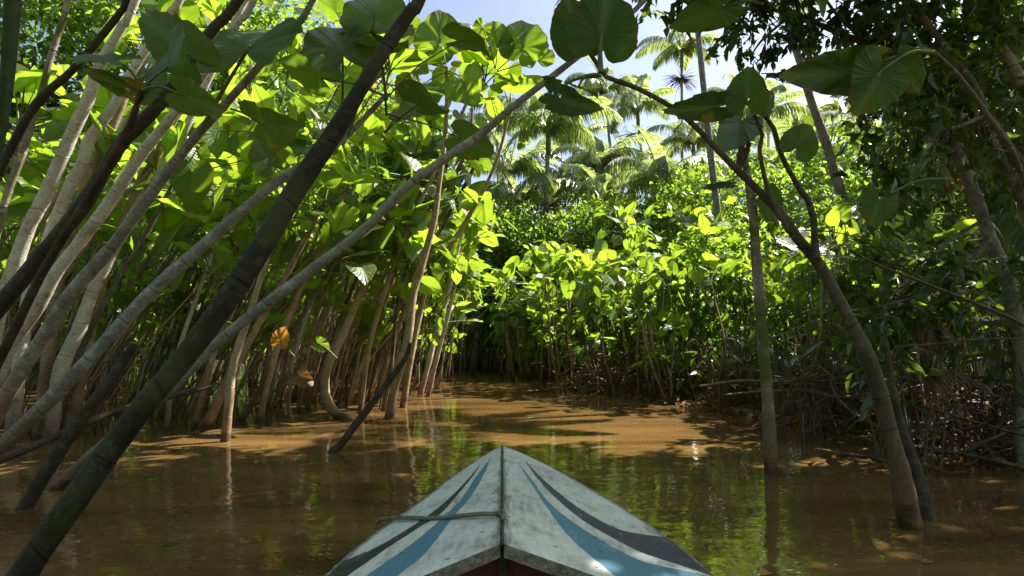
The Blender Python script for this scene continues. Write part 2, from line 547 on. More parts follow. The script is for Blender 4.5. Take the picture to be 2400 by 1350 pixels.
# ------------------------------------------------------------------ traced stems: (px, py, width px) from the foot up, depth from d0 to d1
def traced(pts, d0, d1, foot=True, extra=0.0):
    n = len(pts)
    out, rad = [], []
    cum = [0.0]
    for a, b in zip(pts, pts[1:]):
        cum.append(cum[-1] + math.hypot(b[0] - a[0], b[1] - a[1]))
    for (px, py, w), c in zip(pts, cum):
        d = d0 + (d1 - d0) * c / cum[-1]
        out.append(P(px, py, d))
        rad.append(w * 0.5 * d / F)
    if foot and out[0][2] > -0.3:          # carry the foot on into the river bed
        dv = out[0] - out[1]
        dv = dv / max(0.15, -dv[2]) if dv[2] < 0 else np.array([0, 0, -1.0])
        out.insert(0, out[0] + dv * (out[0][2] + 0.4))
        rad.insert(0, rad[0] * 1.05)
    if extra:
        dv = unit(out[-1] - out[-2])
        out.append(out[-1] + unit(dv + np.array([0, 0, 0.35])) * extra)
        rad.append(rad[-1] * 0.8)
    a = catmull(np.column_stack([np.array(out), rad]), 0.035)
    return a[:, :3], a[:, 3]


def hero(name, label, pts, d0, d1, mat, group=None, foot=True, ws=0.66, extra=0.0, crown=None, node=0.2, cat='plant', seg=14, rough=0.012, part='stem'):
    path, rad = traced(pts, d0, d1, foot, extra)
    rad = rad * ws
    i0 = int(np.argmin(np.abs(path[:, 2]))) if foot else 0
    r = root(name, path[i0], label, cat, group)
    mb = MB()
    tube(mb, path, rad, seg=seg, rough=rough, node=node)
    mb.build(part, mat, r)
    if crown is not None:
        m = CROWNS_BIG[crown % 4] if extra < 1.5 else CROWNS[crown % 10]
        link('crown', m, r, path[-1] - np.array(r.location), (U(-.2, .2), U(-.2, .2), U(0, 6)), U(0.75, 0.95) if extra < 1.5 else 0.65)
    return r, path


def hero_leaf(parent, at, tip, d, dt=0.0, wid=1.0, yellow=0.0, face=(0, -1, 0.25), mat=None, hub=None, name='leaf', roll=0.0, fold=0.12, droop=0.12, rip=0.04, ragged=0.012, label=None, stalk_r=0.006):
    """a large blade: stalk joint and tip as seen, d metres ahead, tip dt metres farther; hub = pixel where the stalk starts"""
    a, t = P(at[0], at[1], d), P(tip[0], tip[1], d + dt)
    Lh = float(np.linalg.norm(t - a))
    nr = np.array(face, float) + np.array([roll, 0, 0])
    mb = MB()
    add_leaf(mb, a, t - a, nr, Lh, (U(0, 1), yellow), wid=wid, seg=30, rings=12, fold=fold, droop=droop, rip=rip, ragged=ragged, bites=int(U(0, 6)))
    o = mb.build(name, mat or LEAF_BIG, None, off=a)
    if parent:
        o.parent = parent
        o.location = [float(q) for q in a - np.array(parent.location)]
    if label and parent is not None: o['label'] = label
    if hub is not None:
        h = P(*hub) if len(hub) == 3 else P(hub[0], hub[1], d)
        mid = (a + h) / 2 + np.array([0, 0, 0.02]) + unit(t - a) * -0.02
        st = MB()
        p = catmull([h, mid, a, a + (t - a) * 0.12], 0.03)
        tube(st, p, np.linspace(stalk_r * 1.3, stalk_r * 0.7, len(p)), seg=6, cap=False)
        q = st.build('leaf_stalk', S_PET, None, off=a)
        q.parent = o
        q.location = (0, 0, 0)
    return o


G_LEFT = 'arum plants of the left thicket'
DARKV = 0

# ---- the hand-traced plants of the left foreground
hA, _ = hero('arum_plant', 'thickest dark ringed stem leaning right across the left foreground', [(-22, 1450, 112), (50, 1350, 110), (190, 1150, 104), (330, 960, 98), (470, 790, 96), (600, 600, 94), (690, 450, 88), (790, 300, 78), (880, 150, 68), (960, 30, 62), (1000, -40, 58)], 2.06, 2.35, S_BLACK, G_LEFT, ws=0.54, extra=1.0, crown=0, node=0.24, seg=20)
hB, _ = hero('arum_plant', 'long thin grey stem arching from left water up across the big dark leaf pair', [(135, 1140, 48), (240, 1045, 46), (385, 925, 45), (500, 812, 44), (600, 730, 43), (720, 640, 42), (850, 540, 40), (950, 440, 37), (1060, 360, 34), (1130, 312, 32), (1200, 252, 30), (1280, 190, 27), (1380, 112, 24), (1450, 50, 22), (1515, -5, 20)], 3.95, 2.9, S_GREY, G_LEFT, ws=0.58, extra=0.6, crown=1, node=0.27)
hC, _ = hero('arum_plant', 'grey stem with one knuckle passing behind the thickest dark stem', [(-60, 1105, 52), (87, 967, 50), (200, 850, 47), (317, 723, 44), (383, 657, 42), (467, 583, 38), (617, 452, 33), (720, 380, 28), (800, 330, 22)], 4.2, 4.6, S_GREY, G_LEFT, extra=0.5, crown=2)
hD, _ = hero('dead_snag', 'short dark broken stem leaning in water at the left edge', [(63, 1182, 46), (133, 1067, 46), (207, 960, 42), (253, 900, 40), (290, 845, 38), (316, 806, 24)], 3.5, 3.7, S_DARK, node=0, cat='snag', part='wood')
hE, _ = hero('arum_plant', 'grey stem with dark mossy foot, leaning past the big round leaf', [(-50, 1045, 56), (33, 897, 52), (133, 743, 47), (160, 697, 46), (217, 630, 45), (267, 573, 44), (333, 483, 40), (400, 393, 36), (467, 310, 33), (520, 253, 30), (633, 127, 26), (693, 63, 25), (735, -5, 22)], 4.9, 4.2, S_GREY, G_LEFT, extra=0.8, crown=3)
hF, _ = hero('arum_plant', 'dark mottled stout stem rising beside the yellow leaf', [(-90, 835, 60), (0, 717, 58), (67, 637, 56), (133, 557, 55), (205, 465, 54), (277, 345, 50), (333, 287, 48), (393, 220, 46), (450, 133, 42), (500, 67, 40), (565, -10, 36)], 3.6, 3.4, S_BLACK, G_LEFT, extra=0.9, crown=0)
hG, _ = hero('arum_plant', 'slim dark stem crossing the upper left corner', [(-60, 500, 36), (0, 400, 34), (83, 247, 30), (167, 167, 27), (233, 90, 26), (283, 27, 24), (300, -10, 22)], 3.8, 3.6, S_BLACK, G_LEFT, extra=0.7, crown=1)
PALES = [
    ('palest straight stem at far left, sunlit and ringed', [(-50, 920, 52), (0, 730, 50), (33, 630, 49), (67, 533, 48), (110, 450, 47), (167, 317, 44), (205, 235, 40), (233, 157, 36), (283, 67, 33), (322, -10, 30)], S_PALE),
    ('pale stem with brown peeling foot, second from the left edge', [(-40, 985, 52), (15, 825, 48), (85, 725, 46), (133, 637, 44), (187, 567, 42), (250, 483, 40), (333, 360, 37), (400, 277, 34), (480, 170, 30), (560, 50, 26), (600, -10, 24)], S_PALE),
    ('pale stem with a wavy bend halfway up', [(30, 1000, 46), (60, 740, 44), (110, 570, 42), (160, 447, 40), (193, 383, 39), (207, 333, 38), (233, 293, 36), (267, 247, 34), (320, 150, 32), (400, 30, 28), (430, -20, 26)], S_PALE),
    ('brownish pale stem just right of the wavy one', [(95, 1010, 44), (140, 640, 40), (207, 423, 35), (247, 333, 33), (283, 247, 31), (307, 187, 30), (333, 143, 28), (387, 33, 25), (405, -10, 24)], S_TAN),
    ('thin lichen spotted stem in the upper left', [(-30, 620, 28), (20, 447, 26), (50, 367, 25), (80, 267, 24), (100, 207, 23), (117, 140, 22), (137, 77, 22), (162, -10, 20)], S_MOSS),
    ('tan stem with swollen rings behind the dark mottled stem', [(170, 1000, 44), (230, 690, 36), (320, 450, 30), (367, 367, 29), (400, 293, 27), (473, 180, 24), (560, 30, 20)], S_TAN),
    ('wide olive pale stem standing in shade near the left edge', [(120, 1010, 48), (143, 867, 46), (187, 767, 44), (217, 683, 42), (260, 600, 38), (330, 470, 32), (420, 330, 26)], S_PALE),
]
for i, (lb, pts, mt) in enumerate(PALES):
    hero('arum_plant', lb, pts, (5.2, 4.9, 5.6, 5.9, 5.0, 6.2, 5.8)[i], (4.9, 4.6, 5.4, 5.8, 4.9, 6.0, 5.9)[i], mt, G_LEFT, extra=1.7, crown=i, node=0.21)
# knobbly stem that carries the yellow leaf
hK, pK = hero('arum_plant', 'knobbly ridged stem carrying the half yellow leaf and three green ones', [(20, 800, 30), (110, 620, 30), (217, 450, 30), (250, 393, 28), (283, 333, 26), (307, 290, 24), (320, 247, 20), (331, 211, 16)], 3.4, 2.9, S_DARK, G_LEFT, node=0.03, rough=0.03)
hero_leaf(hK, (330, 214), (182, 168), 2.9, -0.1, 0.42, yellow=0.62, face=(0.2, -0.6, -0.8), hub=(331, 212), label='half yellow half brown drooping leaf')
hero_leaf(hK, (268, 141), (165, 128), 2.9, 0.1, 0.5, face=(0.1, -0.7, 0.8), hub=(331, 211))
hero_leaf(hK, (393, 158), (372, 112), 2.85, 0.15, 1.5, face=(0, -1, -0.4), hub=(331, 211), rip=0.03)
hero_leaf(hK, (428, 222), (517, 262), 2.8, 0.0, 0.75, face=(0.2, -0.9, -0.5), hub=(333, 211))
hero_leaf(hK, (440, 128), (315, 12), 3.1, 0.0, 0.62, face=(0.3, -1, -0.2), yellow=0.3, ragged=0.03)

hero('dead_branch', 'dark fallen branch lying nearly level above left water', [(-70, 1110, 30), (0, 1078, 30), (80, 1045, 28), (160, 1010, 26), (280, 962, 24), (400, 930, 20), (470, 912, 16), (516, 897, 9)], 3.6, 5.2, S_DARK, foot=False, node=0, cat='branch', part='wood')
hero('dead_snag', 'dark broken snag leaning out of the water below the hooked stem', [(778, 1060, 26), (800, 1040, 27), (830, 1000, 26), (880, 935, 24), (925, 875, 21), (950, 840, 18), (962, 805, 13)], 5.2, 5.6, S_DARK, node=0, cat='snag', part='wood')
hH, _ = hero('arum_plant', 'hooked pale stem bent like an elbow at the water', [(812, 982, 24), (785, 968, 26), (766, 935, 27), (761, 895, 27), (769, 855, 26), (800, 790, 23), (840, 700, 18), (880, 600, 15), (930, 480, 12)], 7.3, 7.9, S_TAN, G_LEFT, foot=True, ws=0.85, node=0.17)
link('crown', CROWNS[3], hH, np.array(P(930, 480, 7.9)) - np.array(hH.location), (0, 0, 1), 0.9)

# stems along the front of the left thicket, traced (foot -> top)
FRONT = [
    ('short dark footed stem, first of the front stems right of the fallen branch', [(482, 1005, 30), (520, 920, 29), (560, 840, 26), (600, 770, 22), (700, 590, 15), (760, 470, 11)], S_TAN),
    ('straight pale stem standing alone in front with a dark wet foot', [(528, 1035, 27), (537, 940, 25), (548, 850, 23), (590, 720, 19), (640, 560, 15), (690, 440, 11)], S_TAN),
    ('thin dark stem leaning just right of the lone pale stem', [(565, 985, 20), (610, 915, 19), (650, 840, 17), (720, 720, 14), (800, 590, 10)], S_OLIVE),
    ('thin pale stem below the brown dead leaf', [(606, 992, 18), (625, 910, 18), (655, 800, 17), (700, 690, 14), (790, 500, 10), (820, 380, 8)], S_TAN),
    ('stout pale stem left of the hooked stem', [(690, 940, 26), (715, 870, 25), (745, 780, 22), (800, 650, 18), (850, 520, 14), (873, 400, 10)], S_TAN),
    ('leaning pale stem right behind the hooked stem', [(815, 950, 20), (840, 870, 20), (880, 770, 18), (925, 640, 15), (960, 540, 12), (985, 430, 10)], S_TAN),
    ('tall upright stem with pale ringed foot, tallest at the channel edge', [(912, 982, 30), (927, 897, 28), (955, 800, 26), (968, 690, 25), (987, 627, 23), (1017, 517, 20), (1028, 440, 17), (1042, 333, 14), (1047, 233, 12), (1047, 157, 10)], S_TAN),
    ('pale stem touching the tall upright one on its right', [(945, 955, 22), (958, 860, 22), (978, 760, 20), (1005, 660, 17), (1067, 560, 15), (1107, 493, 13), (1133, 447, 11), (1167, 367, 10), (1193, 267, 8), (1197, 227, 7)], S_TAN),
    ('slender sunlit stem alone at the right end of the left thicket', [(985, 925, 17), (1005, 850, 17), (1022, 780, 15), (1050, 690, 13), (1070, 600, 11), (1090, 520, 8)], S_PALE),
    ('second slender sunlit stem, one step right of the pale pair', [(1003, 930, 14), (1020, 855, 14), (1045, 760, 12), (1075, 640, 10), (1110, 540, 8)], S_PALE),
    ('thin stem that splits from the thicket towards the sky gap', [(880, 945, 18), (905, 850, 17), (960, 690, 15), (1000, 560, 13), (1050, 447, 12), (1093, 350, 10), (1107, 260, 8), (1100, 195, 7)], S_TAN),
    ('thin dark stem ending below two spotted leaves against the sky', [(860, 940, 19), (890, 830, 18), (950, 690, 15), (1020, 560, 13), (1083, 447, 12), (1127, 353, 11), (1147, 273, 9), (1157, 200, 8), (1161, 160, 7)], S_OLIVE),
]
FH = []
for i, (lb, pts, mt) in enumerate(FRONT):
    d = W(pts[0][0], pts[0][1])[1]
    r, pth = hero('arum_plant', lb, pts, d, d - 0.3 + U(0, 0.5), mt, G_LEFT, ws=0.78, node=U(0.14, 0.2), seg=10)
    FH.append(r)
    if i not in (6, 11):
        link('crown', CROWNS[i % 10], r, pth[-1] - np.array(r.location), (0, 0, U(0, 6)), U(0.75, 0.95))
# named leaves on them
t6, t11 = FH[6], FH[11]
hero_leaf(t6, (1032, 98), (1030, 18), 6.6, 0.1, 1.15, yellow=0.33, hub=(1047, 158), mat=LEAF)
hero_leaf(t6, (1085, 190), (1110, 240), 6.6, -0.2, 1.1, yellow=0.2, hub=(1047, 165), face=(0, -1, -0.5), mat=LEAF)
hero_leaf(t6, (985, 205), (950, 265), 6.5, -0.2, 1.1, hub=(1047, 170), face=(0, -1, -0.3), mat=LEAF)
hero_leaf(t6, (1000, 150), (955, 120), 6.7, 0.2, 1.1, hub=(1047, 160), mat=LEAF)
hero_leaf(t11, (1166, 112), (1157, 40), 7.0, 0.0, 0.95, yellow=0.36, hub=(1161, 160), mat=LEAF)
hero_leaf(t11, (1227, 112), (1224, 37), 7.0, 0.1, 1.15, yellow=0.22, hub=(1165, 165), mat=LEAF)
hero_leaf(t11, (1258, 140), (1252, 92), 7.2, 0.1, 1.2, yellow=0.3, hub=(1165, 168), mat=LEAF)
hero_leaf(t11, (1130, 65), (1112, 108), 6.9, 0.0, 0.8, face=(0.5, -1, 0.3), hub=(1160, 160), mat=LEAF)
hero_leaf(t11, (1205, 195), (1290, 195), 6.8, -0.2, 0.5, face=(0, -0.6, -0.8), hub=(1160, 172), yellow=0.25, mat=LEAF)
hero_leaf(t11, (1120, 215), (1075, 205), 6.8, -0.2, 0.8, face=(0, -0.8, -0.6), hub=(1160, 175), mat=LEAF)
# leaves of plants whose stems hide in the thicket
hero_leaf(hE, (580, 118), (618, 24), 3.9, 0.3, 1.25, hub=(470, 308, 4.3), face=(-0.1, -1, -0.1), droop=0.25, stalk_r=0.014)
hero_leaf(hC, (803, 127), (768, 38), 4.2, 0.2, 1.0, hub=(800, 332, 4.6), face=(0.3, -1, 0.1), stalk_r=0.009, mat=LEAF)
hero_leaf(hC, (878, 44), (856, -28), 4.4, 0.2, 1.05, hub=(815, 322, 4.6), yellow=0.15, stalk_r=0.009, mat=LEAF)
hero_leaf(hC, (905, 75), (935, 40), 4.5, 0.2, 1.2, hub=(815, 322, 4.6), yellow=0.1, mat=LEAF)
hero_leaf(None, (612, 292), (690, 305), 4.2, -0.2, 0.9, yellow=0.35, face=(0, -0.7, -0.7), hub=(540, 255), ragged=0.035).name = 'fallen_leaf'
tag(bpy.data.objects['fallen_leaf'], 'chewed yellow green leaf snagged below the big round leaf', 'leaf')
o = hero_leaf(None, (658, 800), (668, 762), 5.8, 0.0, 1.0, mat=ORANGE, hub=(690, 835), rip=0.12, fold=0.3, ragged=0.05, name='dead_leaf')
tag(o, 'orange brown dead leaf hanging above water left of the hooked stem', 'leaf')
o = hero_leaf(None, (745, 805), (775, 822), 5.8, 0.1, 0.8, hub=(790, 840), name='loose_leaf', fold=0.3, mat=LEAF)
tag(o, 'small bright green leaf caught on stems above the hooked stem', 'leaf')
o = hero_leaf(None, (700, 880), (735, 905), 5.6, 0.0, 0.9, mat=DRY, hub=(690, 850), name='dead_leaf', rip=0.1, fold=0.3)
tag(o, 'dull brown leaf drooping below the orange dead one', 'leaf')

# out-of-the-way leaf edge very near the eye
nb = MB()
p = catmull([P(-40, 520, 0.95), P(2, 300, 0.95), P(22, 120, 0.95), P(30, -40, 0.95), P(25, -200, 0.97)], 0.03)
nr = root('arum_stalk', p[0], 'dark green leaf stalk hugging the left edge of the view', 'stalk')
tube(nb, p, np.linspace(0.006, 0.014, len(p)), seg=8)
nb.build('leaf_stalk', S_STALK, nr)

# ------------------------------------------------------------------ hand-traced plants of the right foreground
R2pts = [(2132, 1225, 84), (2108, 1100, 66), (2082, 1000, 58), (2040, 850, 52), (1980, 730, 46), (1920, 620, 42), (1870, 560, 38), (1820, 490, 32), (1760, 430, 26), (1700, 370, 24), (1600, 270, 21), (1500, 210, 18), (1420, 180, 16), (1408, 160, 15)]
hR2, _ = hero('arum_plant', 'arching stem from the right water up to the big dark leaf pair', R2pts, 3.15, 2.75, S_BROWN, node=0.2, ws=0.64)
for pts in ([(1915, 615, 26), (1909, 560, 23), (1907, 517, 22), (1893, 467, 20), (1877, 447, 19), (1833, 367, 17), (1813, 300, 16), (1783, 263, 13), (1763, 243, 10)], [(1850, 545, 20), (1815, 480, 18), (1798, 440, 16), (1780, 350, 14), (1787, 317, 13), (1767, 270, 9)]):
    pt, rd = traced(pts, 2.9, 2.8, foot=False)
    b = MB()
    tube(b, pt, rd * 0.7, seg=10, rough=0.015, node=0.1)
    b.build('branch', S_BROWN, hR2)
hero_leaf(hR2, (1357, 92), (1328, -18), 2.85, 0.0, 1.0, hub=(1408, 165), face=(0, -1, 0.15), stalk_r=0.009)
hero_leaf(hR2, (1408, 88), (1428, -42), 2.7, 0.0, 1.12, hub=(1408, 170), face=(0.05, -1, 0.1), stalk_r=0.011)
hero_leaf(hR2, (1300, 222), (1386, 262), 2.8, -0.15, 0.55, face=(-0.1, -0.75, -0.6), hub=(1405, 178), yellow=0.2, rip=0.08)
hero_leaf(hR2, (1355, 205), (1415, 225), 2.7, 0.1, 0.5, face=(0, -0.6, 0.8), hub=(1408, 175))
hero_leaf(hR2, (1750, 238), (1752, 152), 2.75, 0.0, 0.95, hub=(1765, 245), face=(-0.35, -1, 0.1), fold=0.4)
hero_leaf(hR2, (1775, 235), (1818, 222), 2.8, 0.05, 1.2, hub=(1765, 245), face=(0.3, -1, 0.1))
hero_leaf(hR2, (1675, 250), (1560, 262), 2.8, -0.05, 0.5, yellow=0.3, hub=(1763, 248), face=(0, -0.9, -0.4), ragged=0.05)
hero_leaf(hR2, (1868, 345), (1905, 290), 2.7, 0.0, 1.15, hub=(1830, 360), face=(-0.2, -1, -0.2), yellow=0.3)
hR1, _ = hero('arum_plant', 'upright bamboo-like ringed stem standing alone in water at right', [(1808, 1103, 46), (1803, 1000, 45), (1797, 900, 42), (1788, 800, 39), (1780, 700, 36), (1772, 600, 33), (1765, 500, 30), (1755, 430, 27), (1742, 350, 17), (1738, 322, 9)], 4.4, 4.5, S_MOSS, ws=0.68, node=0.16)
hero_leaf(hR1, (1737, 284), (1696, 350), 4.4, -0.1, 0.9, hub=(1738, 324), face=(0.2, -1, 0.5), mat=GREY_LEAF)
hero_leaf(hR1, (1742, 352), (1726, 412), 4.4, 0.05, 0.4, mat=S_TWIG, hub=(1740, 330), rip=0.1, fold=0.5, label='dry brown hanging leaf sheath')
hero_leaf(hR1, (1700, 435), (1632, 440), 4.4, 0.0, 0.5, mat=GREY_LEAF, hub=(1745, 400), face=(0, -0.6, 0.8))
hero_leaf(hR1, (1800, 470), (1835, 520), 4.4, 0.1, 1.0, hub=(1765, 460))
b, _ = hero('dead_snag', 'black wet stem leaning behind the foot of the arching stem', [(2175, 1225, 60), (2150, 1120, 46), (2118, 1020, 34), (2090, 900, 26), (2075, 800, 18)], 3.3, 3.6, S_DARK, node=0, cat='snag', part='wood')
# big dark leaves hanging in from the right
hR9, _ = hero('arum_plant', 'slim stem holding two huge dark leaves under the right canopy', [(2470, 640, 22), (2383, 380, 20), (2317, 275, 19), (2250, 182, 17), (2190, 122, 14)], 3.2, 2.5, S_OLIVE, node=0.2, foot=False)
hero_leaf(hR9, (2005, 165), (1828, 182), 2.4, -0.05, 0.5, hub=(2190, 122), face=(0.1, -0.9, -0.4), rip=0.1, fold=0.3)
hero_leaf(hR9, (2062, 170), (2010, 268), 2.35, 0.0, 1.1, hub=(2190, 122), face=(0, -1, -0.3))
hero_leaf(hR9, (2110, 150), (2160, 215), 2.4, 0.0, 1.0, hub=(2190, 122), face=(0, -1, -0.3))
hero_leaf(hR9, (2060, 470), (2040, 530), 2.8, 0.0, 1.2, hub=(2230, 420), face=(0, -1, 0.2))
o = hero_leaf(None, (1690, 18), (1572, 66), 3.2, 0.0, 0.6, face=(0, -0.9, -0.5), hub=(1790, 10), name='arum_leaf', rip=0.08)
tag(o, 'dark leaf hanging from the top edge between palms and canopy', 'leaf')

# ------------------------------------------------------------------ the mid and far arum plants
BANK = [(0, 4.2), (4.4, 3.7), (6.3, 3.3), (8.2, 2.45), (12.2, 0.95), (15, 0.2), (18.5, -0.9), (21, -2.5), (24, -9)]


def bank_x(y):
    return float(np.interp(y, [b[0] for b in BANK], [b[1] for b in BANK]))


def ground_z(x, y):
    off = x - bank_x(max(0, min(24, y)))
    z = -0.6 + 0.85 * np.clip((off + 0.3) / 1.3, 0, 1)
    z2 = -0.6 + 0.85 * np.clip((y - 22) / 3, 0, 1)
    z3 = -0.6 + 0.85 * np.clip((-x - 12) / 3, 0, 1)
    return max(z, z2, z3)


ORD = 'first second third fourth fifth sixth seventh eighth ninth tenth eleventh twelfth thirteenth fourteenth fifteenth sixteenth seventeenth eighteenth nineteenth twentieth twenty-first twenty-second twenty-third twenty-fourth twenty-fifth twenty-sixth twenty-seventh twenty-eighth twenty-ninth thirtieth'.split()


def arum(x, y, hgt, lean, r0, mat, crowns, group, side=0.0, cs=1.0, n2=True):
    top = np.array([x + lean * hgt, y + side * hgt, hgt])
    base = np.array([x, y, 0.0])
    bend = np.array([U(-.12, .12) - lean * 0.12 * hgt, U(-.12, .12), 0])
    mid = base * 0.5 + top * 0.5 + bend
    q1 = base * 0.78 + top * 0.22 + bend * 0.55 + rng.normal(0, 0.03, 3) * [1, 1, 0]
    path = catmull([base - [lean * 0.35, side * .35, 0.4], base, q1, mid, top * 0.78 + base * 0.22 + bend * 0.5 + rng.normal(0, 0.04, 3), top], 0.16)
    r = root('arum_plant', base, None, 'plant', group)
    mb = MB()
    tube(mb, path, np.linspace(r0 * 1.1, r0 * 0.42, len(path)), seg=7, rough=0.05, cap=False)
    mb.build('stem', mat, r)
    link('crown', crowns[int(U(0, len(crowns)))], r, top - base, (U(-.2, .2), U(-.2, .2), U(0, 6.28)), cs)
    if n2 and U(0, 1) < 0.75:    # a lower side shoot
        k = int(len(path) * U(0.42, 0.85))
        link('crown', crowns[int(U(0, len(crowns)))], r, path[k] - base, (U(-.3, .3), U(-.3, .3), U(0, 6.28)), cs * U(0.6, 0.85))
    return dict(o=r, px=proj(base)[0], y=y, h=hgt, lean=lean, r=r0)


left, tries = [], 0
while len(left) < 150 and tries < 9000:
    tries += 1
    y = U(5.4, 15.5)
    px = U(-250, 1045)
    front = np.interp(px, [-250, 350, 480, 620, 900, 985, 1045], [5.6, 6.0, 6.6, 7.0, 7.6, 9.8, 14.5])
    if y < front: continue
    x = (px - 1200) / F * y
    dens = 0.28 if y > 11 else 0.24
    if any((x - q['x']) ** 2 + (y - q['y']) ** 2 < dens ** 2 for q in left): continue
    lean = np.interp(px, [-250, 300, 700, 1045], [0.62, 0.52, 0.36, 0.2]) * U(0.7, 1.25)
    # crowns must not close the open channel
    h = U(1.9, 4.7) if y < 9 else U(2.0, 5.4)
    if px > 900: h = min(h, U(2.2, 4.0))
    ptx = proj((x + lean * h, y, h))
    if ptx[0] > 1165: continue
    d = arum(x, y, h, lean, U(0.016, 0.036), [S_TAN, S_TAN, S_PALE, S_OLIVE, S_MOSS][int(U(0, 5))], CROWNS if y < 10 else CROWNS_FAR, G_LEFT, side=U(-0.12, 0.06), cs=U(0.8, 1.1))
    d['x'] = x
    left.append(d)

young, tries = [], 0
while len(young) < 60 and tries < 4000:      # young plants between the tall stems
    tries += 1
    y = U(6.8, 14.5)
    px = U(80, 1000)
    if y < np.interp(px, [-250, 350, 480, 620, 900, 985, 1045], [6.4, 6.8, 7.4, 7.8, 8.4, 10.5, 15]): continue
    x = (px - 1200) / F * y
    if any((x - q['x']) ** 2 + (y - q['y']) ** 2 < 0.2 ** 2 for q in left + young): continue
    d = arum(x, y, U(0.9, 2.5), U(0.1, 0.7), U(0.007, 0.014), [S_TAN, S_OLIVE, S_PALE][int(U(0, 3))], CROWNS_FAR, G_LEFT, side=U(-0.25, 0.15), cs=U(0.5, 0.85), n2=False)
    d['x'] = x
    young.append(d)
left += young
for px, y, h, ln in [(1000, 11.5, 3.0, 0.2), (1032, 13.0, 3.2, 0.17), (1052, 14.6, 3.3, 0.14), (1015, 12.4, 2.1, 0.2), (1078, 16.2, 3.6, 0.08), (1092, 17.5, 2.4, 0.05), (1062, 15.4, 2.0, 0.12)]:
    d = arum((px - 1200) / F * y, y, h, ln, 0.022, S_TAN, CROWNS_FAR, G_LEFT, cs=0.85)
    d['x'] = (px - 1200) / F * y
    left.append(d)

G_RIGHT = 'arum plants along the far and right bank'
right, tries = [], 0
while len(right) < 150 and tries < 9000:
    tries += 1
    y = U(5.8, 23.5)
    x = bank_x(y) + abs(rng.normal(0, 1.0)) * 2.2 - 0.25
    px = 1200 + F * x / y
    if px > 2450 or px < 1010 or (y < 8 and px < 1830): continue
    if any((x - q['x']) ** 2 + (y - q['y']) ** 2 < 0.3 ** 2 for q in right): continue
    off = x - bank_x(y)
    h = U(1.3, 2.6) if off < 0.8 else U(1.8, 3.2) if off < 2 else U(2.2, 4.9)
    pt = proj((x, y, h + 0.75))
    topmin = np.interp(px, [1010, 1200, 1500, 1800], [545, 510, 480, 430]) + U(-95, 40)
    if pt[1] < topmin: continue
    d = arum(x, y, h, U(-0.16, 0.08), U(0.014, 0.03), [S_TAN, S_TAN, S_OLIVE, S_MOSS][int(U(0, 4))], CROWNS_FAR, G_RIGHT, side=U(-0.1, 0.1), cs=U(0.5, 0.85))
    d['x'] = x
    right.append(d)


def look(d):
    th = 'thin' if d['r'] < 0.03 else 'slender' if d['r'] < 0.04 else 'stout'
    a = abs(d['lean'])
    ln = 'upright' if a < 0.1 else 'slightly leaning' if a < 0.25 else 'leaning' if a < 0.42 else 'steeply leaning'
    return ('tall ' if d['h'] > 4 else 'short ' if d['h'] < 2.4 else '') + th + ' ' + ln


def name_zones(lst, zones, rows):
    for (a, b, where) in zones:
        z = [d for d in lst if a <= d['px'] < b]
        z.sort(key=lambda d: d['y'])
        n = max(1, math.ceil(len(z) / len(rows)))
        for ri, row in enumerate(rows):
            q = sorted(z[ri * n:(ri + 1) * n], key=lambda d: d['px'])
            for i, d in enumerate(q):
                d['o']['label'] = f"{look(d)} plant, {ORD[min(i, 29)]} from left, {row} {where}"


name_zones(left, [(-999, 330, 'behind the pale stems'), (330, 620, 'behind the fallen branch'), (620, 800, 'around the hooked stem'), (800, 930, 'behind the dark snag'), (930, 2000, 'at the thicket end')], ['front row', 'second row', 'rear row'])
name_zones(right, [(0, 1180, 'where the channel ends'), (1180, 1340, 'under the nearest palm'), (1340, 1500, 'left of the yellow palm'), (1500, 1680, 'right of the yellow palm'), (1680, 1900, 'behind the lone ringed stem'), (1900, 2900, 'among the right trunks')], ['front row', 'second row', 'rear row'])


# ------------------------------------------------------------------ palms
def frond_mesh(Lf, arch, nl, ll, droop, mat, dead=False):
    mb = MB()
    t = np.linspace(0, 1, 12)
    ang = R(62) - arch * t ** 1.3
    dy = np.cumsum(np.cos(ang)) / 12 * Lf
    dz = np.cumsum(np.sin(ang)) / 12 * Lf
    pts = np.column_stack([np.zeros(12), dy - dy[0], dz - dz[0]])
    tube(mb, pts, np.linspace(0.022, 0.004, 12), seg=4, cap=False)
    for i in range(nl):
        a = 0.16 + 0.84 * i / (nl - 1)
        p = np.array([np.interp(a, t, pts[:, k]) for k in range(3)])
        k = min(10, int(a * 11))
        tg = unit(pts[k + 1] - pts[k])
        l_ = ll * (math.sin(PI * min(1, a * 0.85 + 0.12)) ** 0.7) * U(0.85, 1.1)
        for s in (-1, 1):
            d = unit(np.array([s * 0.8, 0, 0]) + tg * 0.55 + np.array([0, 0, -droop * U(0.5, 1.2)]))
            d2 = unit(d + np.array([0, 0, -droop * U(0.8, 1.8) - 0.15]))
            w = 0.021 + 0.006 * U(-1, 1)
            sd = unit(np.cross(d, [0, 0, 1.0]) + np.array([0, 0.3, 0.2])) * w
            m1, e = p + d * l_ * 0.5, p + d * l_ * 0.5 + d2 * l_ * 0.5
            mb.add([p - sd * .5, p + sd * .5, m1 - sd, m1 + sd, e], [(0, 1, 3, 2), (2, 3, 4)], None, (U(0, 1), 0))
    return mb.mesh('frond', mat)


FR = {k: [frond_mesh(2.3 * U(.9, 1.1), a + U(-.15, .15), 58, 0.62, dr, PALM) for _ in range(3)] for k, (a, dr) in {'up': (R(70), 0.25), 'mid': (R(110), 0.7), 'low': (R(150), 1.0)}.items()}
FR_DEAD = [frond_mesh(1.8, R(150), 40, 0.5, 1.3, DRY) for _ in range(2)]
SPEAR = frond_mesh(1.9, R(25), 46, 0.42, 0.15, PALM_YEL)


